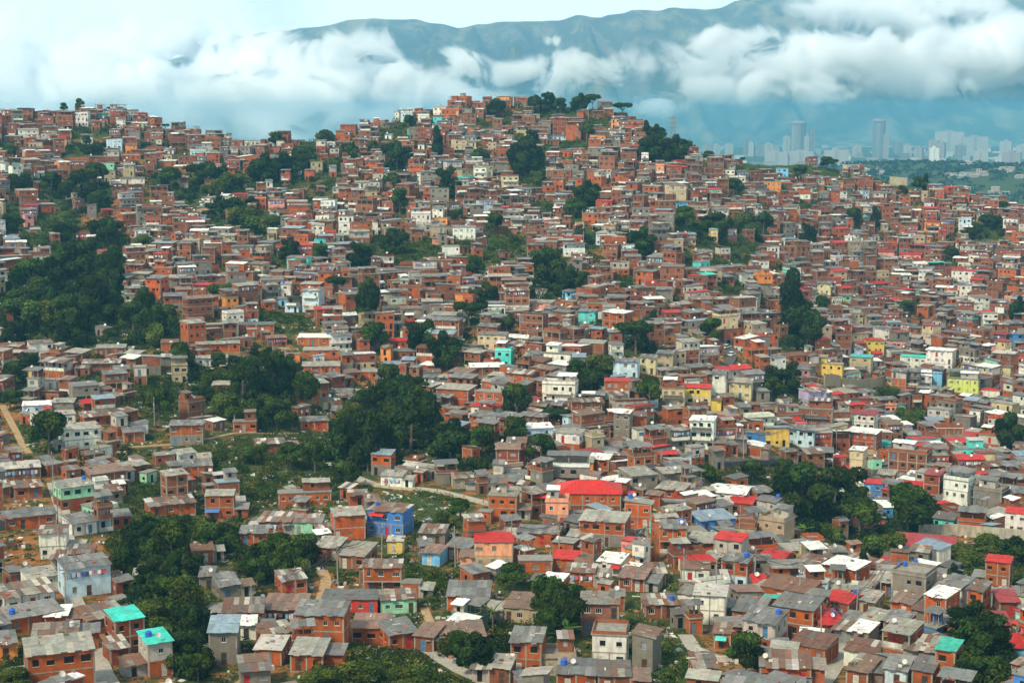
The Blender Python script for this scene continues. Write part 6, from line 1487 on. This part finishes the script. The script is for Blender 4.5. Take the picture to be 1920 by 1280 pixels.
# more poles among the near houses, with cables slung between them
prn = random.Random(19); NP = []
for seq in ([(470, 1180), (560, 1150), (640, 1100), (720, 1060)], [(860, 1060), (950, 1048), (1045, 1046), (1130, 1050), (1215, 1060)], [(1290, 1110), (1345, 1130), (1420, 1112), (1500, 1128)], [(1545, 1230), (1600, 1192), (1648, 1140)], [(128, 1150), (118, 1060), (112, 980), (104, 910)], [(1400, 862), (1480, 852), (1560, 850), (1640, 862), (1730, 870)]):
    chain = []
    for u, v in seq:
        p = on_hill(u + prn.uniform(-8, 8), v + prn.uniform(-5, 5)); o = link('utility_pole', None); o.location = (p.x, p.y, ground(p.x, p.y)); rz = prn.uniform(0, 3.1); o.rotation_euler = (R(prn.uniform(-2, 2)), R(prn.uniform(-3, 3)), rz); link('shaft', PM, o); link('crossarm', XM, o)
        if prn.random() < .3: link('transformer', TM, o)
        chain.append(o); NP.append(o)
    for i, (a, b) in enumerate(zip(chain, chain[1:])):
        mb = MB(); p, q = a.location + Vector((0, 0, 7.9)), b.location + Vector((0, 0, 7.9)); sd_ = (q - p).cross(Vector((0, 0, 1))).normalized()
        for off in (-.7, 0, .7):
            for k in range(10):
                t0, t1 = k / 10, (k + 1) / 10; P = [p.lerp(q, t) + sd_ * off - Vector((0, 0, 1.3 * 4 * t * (1 - t) + .15 * abs(off))) - p for t in (t0, t1)]
                w_ = sd_ * .035; h_ = Vector((0, 0, .035))
                mb.hexa([tuple(P[0] - w_ - h_), tuple(P[1] - w_ - h_), tuple(P[1] + w_ - h_), tuple(P[0] + w_ - h_), tuple(P[0] - w_ + h_), tuple(P[1] - w_ + h_), tuple(P[1] + w_ + h_), tuple(P[0] + w_ + h_)], PA, (.015, .015, .015))
        c = mb.build('power_cable'); c.location = p; c['pole'] = NP.index(a)
        tag(c, 'x', 'cable', 'power cables over the near roofs')
OTHER = [o for o in bpy.data.objects if o.name.startswith('utility_pole') and o.parent is None and o not in NP]
rel = relate([project(o.location + Vector((0, 0, 5))) for o in NP + OTHER], range(len(NP)))
for i, o in enumerate(NP): tag(o, 'thin grey utility pole, %s pole %s the %s' % rel[i], 'utility pole', 'utility poles')
for o in bpy.data.objects:
    if o.name.startswith('power_cable'): o['label'] = 'sagging black cables from the %s pole %s the %s' % rel[o['pole']]; del o['pole']
def lattice(o, name, base, top, h0, h1, n, r, mat, col):
    "one lattice body: legs, rings and crossed braces"
    mb = MB(); pts = []
    for i in range(n + 1):
        t = i / n; w = base + (top - base) * t; pts.append([(sx * w, sy * w, h0 + (h1 - h0) * t) for sx, sy in ((-1, -1), (1, -1), (1, 1), (-1, 1))])
    def bar(a, b, rr):
        a, b = Vector(a), Vector(b); dd = (b - a).normalized(); u = dd.orthogonal().normalized() * rr; v = dd.cross(u)
        mb.hexa([tuple(a + u), tuple(a + v), tuple(a - u), tuple(a - v), tuple(b + u), tuple(b + v), tuple(b - u), tuple(b - v)], mat, col)
    for i in range(n):
        for k in range(4):
            q = (k + 1) % 4; bar(pts[i][k], pts[i + 1][k], r); bar(pts[i][k], pts[i + 1][q], r * .6); bar(pts[i][q], pts[i + 1][k], r * .6); bar(pts[i + 1][k], pts[i + 1][q], r * .6)
    return mb.build(name, o), bar, mb
y_ = 1010.0; k = y_ / F; el = math.atan((640 - 258) / F) - PITCH
o = link('power_pylon', None); px_ = (1261 - 960) * k / CP * .985; o.location = (px_, y_, y_ * math.tan(el) - 12); tag(o, 'steel lattice power pylon rising behind the shoulder of the ridge', 'pylon')
lattice(o, 'tower_body', 2.6, .5, 0, 26, 9, .12, PA, (.20, .22, .22))
for z, L in ((18.0, 4.4), (21.0, 4.4), (24.0, 3.6)):
    mb = MB()
    for s in (-1, 1): mb.hexa([(0, -.4, z - .3), (s * L, -.05, z), (s * L, .05, z), (0, .4, z - .3), (0, -.4, z + .55), (s * L, -.05, z + .12), (s * L, .05, z + .12), (0, .4, z + .55)] if s > 0 else [(s * L, -.05, z), (0, -.4, z - .3), (0, .4, z - .3), (s * L, .05, z), (s * L, -.05, z + .12), (0, -.4, z + .55), (0, .4, z + .55), (s * L, .05, z + .12)], PA, (.20, .22, .22))
    mb.build('crossarm', o)
def car_parts(col):
    b, g, wv = MB(), MB(), []
    b.hexa([(-2.1, -.82, .32), (2.1, -.82, .32), (2.1, .82, .32), (-2.1, .82, .32), (-2.15, -.85, .85), (2.1, -.85, .78), (2.1, .85, .78), (-2.15, .85, .85)], PA, col)
    b.hexa([(-1.25, -.70, 1.36), (.55, -.70, 1.36), (.55, .70, 1.36), (-1.25, .70, 1.36), (-1.2, -.66, 1.42), (.5, -.66, 1.42), (.5, .66, 1.42), (-1.2, .66, 1.42)], PA, col)
    g.hexa([(-1.8, -.80, .84), (1.15, -.80, .82), (1.15, .80, .82), (-1.8, .80, .84), (-1.25, -.70, 1.358), (.55, -.70, 1.358), (.55, .70, 1.358), (-1.25, .70, 1.358)], VO, (0, 0, 0))
    return b.mesh('body'), g.mesh('cabin_glass')
WB = MB()
for a in range(1):
    i = 0; n = 12
    WB.v += [(.32 * math.cos(2 * math.pi * k / n), -.1, .32 * math.sin(2 * math.pi * k / n)) for k in range(n)] + [(.32 * math.cos(2 * math.pi * k / n), .1, .32 * math.sin(2 * math.pi * k / n)) for k in range(n)]
    for k in range(n): q = (k + 1) % n; WB.f.append((k, q, n + q, n + k)); WB.m.append(PA); WB.c.append((.02, .02, .02))
    WB.f += [tuple(range(n)), tuple(range(2 * n - 1, n - 1, -1))]; WB.m += [PA, PA]; WB.c += [(.25, .25, .25)] * 2
WM = WB.mesh('wheel'); CARS = {}
for u, v, col, rz, l in ((1372, 668, (.75, .76, .76), 1.1, 'white car parked on the upper street beside pale houses'), (1362, 654, (.72, .73, .74), .9, 'white car higher up the upper street, beyond the parked one'), (1330, 644, (.30, .04, .04), .3, 'dark red car at the top of the upper street'), (1322, 862, (.03, .04, .08), .1, 'dark blue car on the street below the white balconied villa'), (1352, 869, (.28, .29, .30), .0, 'grey car on the street beside the pale gabled house'), (1560, 856, (.70, .71, .7), -.1, 'white car on the street before the white-roofed corner house'), (1500, 851, (.05, .05, .05), .15, 'black car on the street below the pale blue flat-topped house'), (1700, 869, (.72, .72, .7), -.05, 'white car on the street above the big unfinished block')):
    p = at(u, v); o = link('parked_car', None); o.location = (p.x, p.y, ground(p.x, p.y) + .25); o.rotation_euler = (0, 0, rz)
    bm_, gm_ = car_parts(col); link('body', bm_, o); link('cabin_glass', gm_, o)
    for sx in (-1.3, 1.3):
        for sy in (-.80, .80): q = link('wheel', WM, o); q.location = (sx, sy, .32)
    tag(o, l, 'car', 'cars on the streets')

# rubble, boards and rubbish lying about between the houses
mb = MB(); r = random.Random(53)
for _ in range(9500):
    a = r.uniform(R(-19), R(19)); q = math.sqrt(r.uniform(190 ** 2, 640 ** 2)); x, y = q * math.sin(a), q * math.cos(a)
    if occ.frac(x, y - .4, 0, .8, .8) > .05: continue
    z = ground(x, y); n = 1 + int(r.random() < .4) * r.randrange(1, 5)
    for _k in range(n):
        px, py = x + r.gauss(0, .7), y + r.gauss(0, .7); w, d, e = r.choice([(.25, .25, .2), (.5, .12, .1), (.8, .10, .08), (.18, .18, .3), (.6, .45, .06), (.35, .3, .35)]); t = r.uniform(0, 3.1); c, s = math.cos(t), math.sin(t)
        P = [(px + i * w * c - j * d * s, py + i * w * s + j * d * c, z - .1) for i, j in ((-1, -1), (1, -1), (1, 1), (-1, 1))]
        mb.hexa(P + [(i, j, z + e + r.uniform(0, .15)) for i, j, _z in P], CO, vary(r.choice([(.30, .28, .25), (.36, .12, .06), (.55, .54, .5), (.16, .12, .09), (.10, .10, .10), (.62, .62, .62), (.2, .26, .36)]), .25, r), False)
o = mb.build('rubble'); tag(o, 'rubble, boards and rubbish lying between the houses', 'rubble', kind='stuff')

# ------------------------------------------------------------------ the city in the valley
m, nt = new_mat('tower_block'); p = pos(nt); t = tint_n(nt)
tcx = nd(nt, 'ShaderNodeTexCoord'); sx = nd(nt, 'ShaderNodeSeparateXYZ'); ln(nt, tcx.outputs['Object'], sx.inputs[0])
cb = nd(nt, 'ShaderNodeCombineXYZ'); ln(nt, math_n(nt, 'ADD', sx.outputs[0], sx.outputs[1]), cb.inputs[0]); ln(nt, sx.outputs[2], cb.inputs[1])
b = nd(nt, 'ShaderNodeTexBrick'); ln(nt, cb.outputs[0], b.inputs['Vector']); b.offset = 0
b.inputs['Scale'].default_value = 1.0; b.inputs['Brick Width'].default_value = 5.0; b.inputs['Row Height'].default_value = 3.2; b.inputs['Mortar Size'].default_value = .95
b.inputs['Color1'].default_value = (.14, .16, .18, 1); b.inputs['Color2'].default_value = (.24, .25, .26, 1); b.inputs['Mortar'].default_value = (1, 1, 1, 1)
finish(nt, mix(nt, 1.0, t, b.outputs[0], 'MULTIPLY'), .7); TOWER_M = m
def valley(u, y): return ((u - 960) / F * y / (CP + .0) * .985, y)
def city_block(u, vt, wpx, y, col, label, twin=False, crown=True, vb=None, shape='slab', name='tower_block'):
    x, y = valley(u, y); zg = ground(x, y); k = y / F
    vt += 4 if vt > 241 else 0; top = y * math.tan(math.atan((640 - vt) / F) - PITCH); hgt = top - zg; w = wpx * k; d = min(w, 28) if shape == 'slab' else w
    o = link(name, None); o.location = (x, y, zg - 1); o.rotation_euler = (0, 0, -math.atan2(x, y) + rnd.uniform(-.35, .35)); tag(o, label, 'tower block', 'pale towers of the valley city')
    def face(mb, nm):
        me = mb.mesh(nm); me.materials.clear(); me.materials.append(TOWER_M); link(nm, me, o)
    mb = MB()
    if shape == 'round':
        mb.tube(0, 0, 0, hgt * .93, w * .5, w * .5, 12, BR, col)
        mb2 = MB(); mb2.tube(0, 0, hgt * .93, hgt, w * .58, w * .40, 12, CO, vary(col, .1, rnd)); mb2.build('crown_ring', o)
        mb3 = MB()
        for a in range(4): q = a * math.pi / 2 + .4; mb3.box(w * .5 * math.cos(q) - 3, w * .5 * math.sin(q) - 3, .5, w * .5 * math.cos(q) + 3, w * .5 * math.sin(q) + 3, hgt * .95, CO, tuple(c * .8 for c in col))
        mb3.build('rib', o)
    else:
        mb.box(-w / 2, -d / 2, 0, w / 2, d / 2, hgt, BR, col)
        mb2 = MB(); mb2.box(-w * .18, -d * .25, hgt + .003, w * .12, d * .2, hgt + 6, CO, vary(col, .1, rnd)); mb2.build('roof_house', o)
        mb3 = MB(); mb3.box(-w * .06, -d / 2 - 1.2, 0, w * .06, -d / 2 - .003, hgt + 2, CO, tuple(c * .72 for c in col)); mb3.build('stair_shaft', o)
    face(mb, 'tower_body')
W1, W2, W3 = (.36, .36, .35), (.20, .21, .23), (.30, .26, .24)  # city tones dimmed and greyed, putting extra haze into the colour
for a in [(1495, 226, 26, 6790, W2, 'round ribbed skyscraper with a crowned top, tallest of the valley', 0, 1, None, 'round'), (1646, 222, 24, 6950, W2, 'second tall skyscraper, standing alone right of the ribbed one', 0, 1, None, 'round'), (1521, 240, 9, 6790, W2, 'thin grey tower just right of the ribbed skyscraper', 0, 1, None, 'sq'), (1511, 252, 8, 6470, W1, 'slim pale tower touching the ribbed skyscraper', 0, 1, None, 'sq'), (1473, 252, 10, 6630, W1, 'white tower with a slim cap left of the ribbed skyscraper', 0, 1, None, 'sq'), (1660, 248, 10, 6790, W3, 'narrow tower leaning against the second skyscraper', 0, 1, None, 'sq'),
          (1778, 243, 52, 7420, W1, 'wide white slab block, broadest on the valley skyline', 0, 1, None, 'slab'), (1826, 252, 46, 7260, W1, 'wide pale slab right of the broadest white slab', 0, 1, None, 'slab'), (1749, 259, 18, 7110, W3, 'pinkish block left of the broadest white slab', 0, 1, None, 'slab'), (1750, 273, 16, 5530, (.72, .72, .68), 'bright white cube-like block before the wide slabs', 0, 1, None, 'sq'), (1838, 279, 26, 5680, W1, 'cream vertical-striped block in front of the pale slab', 0, 1, None, 'slab'), (1885, 260, 22, 7260, W1, 'stepped white block near the right end of the skyline', 0, 1, None, 'slab'), (1896, 281, 34, 5840, W3, 'broad beige block at the right end, nearest row', 0, 1, None, 'slab'), (1915, 268, 22, 6790, W1, 'white block at the far right end of the skyline', 0, 1, None, 'slab'), (1800, 268, 18, 6630, W2, 'grey block in the gap between the wide slabs', 0, 1, None, 'slab'), (1765, 263, 12, 6790, W3, 'small pink tower under the broadest white slab', 0, 1, None, 'sq'),
          (1455, 281, 42, 6000, W1, 'low long white block with violet top, left piece of a pair', 0, 1, None, 'slab'), (1500, 280, 46, 6000, W1, 'low long white block with violet top, under the ribbed skyscraper', 0, 1, None, 'slab'), (1567, 277, 44, 6000, W1, 'low long white block between the two tall skyscrapers', 0, 1, None, 'slab'), (1440, 265, 14, 6950, W1, 'white mid-rise block left of the white capped tower', 0, 1, None, 'sq'), (1425, 266, 12, 7110, W2, 'grey mid-rise block, second left of the white capped tower', 0, 1, None, 'sq'), (1409, 263, 10, 7110, W1, 'slim white mid-rise above the grassy crest', 0, 1, None, 'sq'), (1398, 258, 8, 7420, W2, 'thin grey mid-rise with a rooftop mast', 0, 1, None, 'sq'), (1366, 266, 14, 7260, W1, 'pale mid-rise above a lone round ridge tree', 0, 1, None, 'sq'), (1343, 267, 10, 7420, W1, 'small white mid-rise near the shoulder of the hill', 0, 1, None, 'sq'), (1325, 266, 12, 7580, W3, 'pale block close behind the hill shoulder trees', 0, 1, None, 'sq'), (1605, 270, 16, 7110, W1, 'white mid-rise left of the second skyscraper', 0, 1, None, 'sq'), (1685, 262, 18, 7260, W2, 'grey terraced block right of the second skyscraper', 0, 1, None, 'slab'), (1700, 268, 14, 6950, W1, 'white block, second right of the second skyscraper', 0, 1, None, 'sq'), (1722, 272, 14, 6790, W3, 'reddish mid-rise before the wide slabs', 0, 1, None, 'sq')]:
    city_block(*a)
# villas on the wooded hill and the countless low buildings of the valley
big = MB(); r = random.Random(41)
def lowb(x, y, w, d, h, col, roof):
    z = ground(x, y); big.box(x - w / 2, y - d / 2, z - 2, x + w / 2, y + d / 2, z + h, PL, col); big.box(x - w / 2 - .5, y - d / 2 - .5, z + h + .01, x + w / 2 + .5, y + d / 2 + .5, z + h + .6, CO, roof)
    for s in range(int(h / 3)):
        for q in range(int(w / 4)): xx = x - w / 2 + 1 + q * 4; big.quad((xx, y - d / 2 - .05, z + 1 + s * 3), (xx + 1.8, y - d / 2 - .05, z + 1 + s * 3), (xx + 1.8, y - d / 2 - .05, z + 2.3 + s * 3), (xx, y - d / 2 - .05, z + 2.3 + s * 3), VO, (0, 0, 0))
for cu, cv, su, n in ((1622, 320, 12, 7), (1652, 322, 10, 5), (1785, 331, 20, 12), (1812, 308, 7, 5), (1885, 322, 10, 9), (1828, 329, 7, 4), (1846, 328, 6, 3), (1800, 356, 14, 4), (1910, 334, 8, 4), (1880, 362, 24, 4)):
    for _ in range(n):
        p = at(r.gauss(cu, su * .6), r.gauss(cv, 2.5))
        if p is not None and p.length > 1740: lowb(p.x, p.y, r.uniform(7, 14), r.uniform(7, 10), r.choice([3.5, 4, 6]), vary((.34, .34, .33), .14, r), r.choice([(.42, .2, .13), (.5, .5, .48), (.6, .58, .55)]))
for _ in range(280):
    y = r.uniform(5400, 9100); x = valley(r.uniform(1290, 2000), y)[0]; lowb(x, y, r.uniform(14, 50), r.uniform(12, 20), r.choice([5, 6, 8, 9, 12, 15, 22]), vary(r.choice([W1, W2, W3, (.62, .62, .6)]), .12, r), r.choice([(.42, .22, .15), (.5, .5, .48), (.35, .34, .33)]))
o = big.build('valley_suburbs'); tag(o, 'countless low pale buildings spread over the hazy valley', 'suburb', kind='stuff')
# the woods on the valley hills
Ps, Cs = [], []; g = np.random.default_rng(5)
for _ in range(9500):
    y = g.uniform(1900, 5200); x = g.uniform(200, 2300) * y / 3630 + 60
    a = math.atan2(x, y)
    if a > R(33): continue
    z = ground(x, y); n = 14; sz = g.uniform(4, 9)
    D = g.normal(size=(n, 3)); D[:, 2] = np.abs(D[:, 2]); D /= np.linalg.norm(D, axis=1, keepdims=True)
    Ps.append(np.array([x, y, z]) + D * np.array([sz, sz, sz * .9])); Cs.append(GREENS[g.integers(0, 4)] * np.array((.75, .85, 1.1)) * g.uniform(.6, 1.2, (n, 1)))  # bluish factor puts the valley haze into the leaf colour
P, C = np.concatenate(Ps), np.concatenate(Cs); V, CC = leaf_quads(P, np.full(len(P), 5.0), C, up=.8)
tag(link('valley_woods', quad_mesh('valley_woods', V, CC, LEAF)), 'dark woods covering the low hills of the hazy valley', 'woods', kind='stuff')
# mast on the mountain
y_ = 13600.0; o = link('radio_mast', None); el = math.atan((640 - 30) / F) - PITCH; o.location = ((1869 - 960) / F * y_ / CP * .975, y_, y_ * math.tan(el)); tag(o, 'red and white radio mast on the cloudy mountain crest', 'mast')
for k in range(6):
    mb = MB(); mb.tube(0, 0, k * 30, k * 30 + 29.9, 4.2 - .5 * k, 3.7 - .5 * k, 8, PA, (.5, .06, .04) if k % 2 else (.7, .7, .7)); mb.build('mast_section', o)
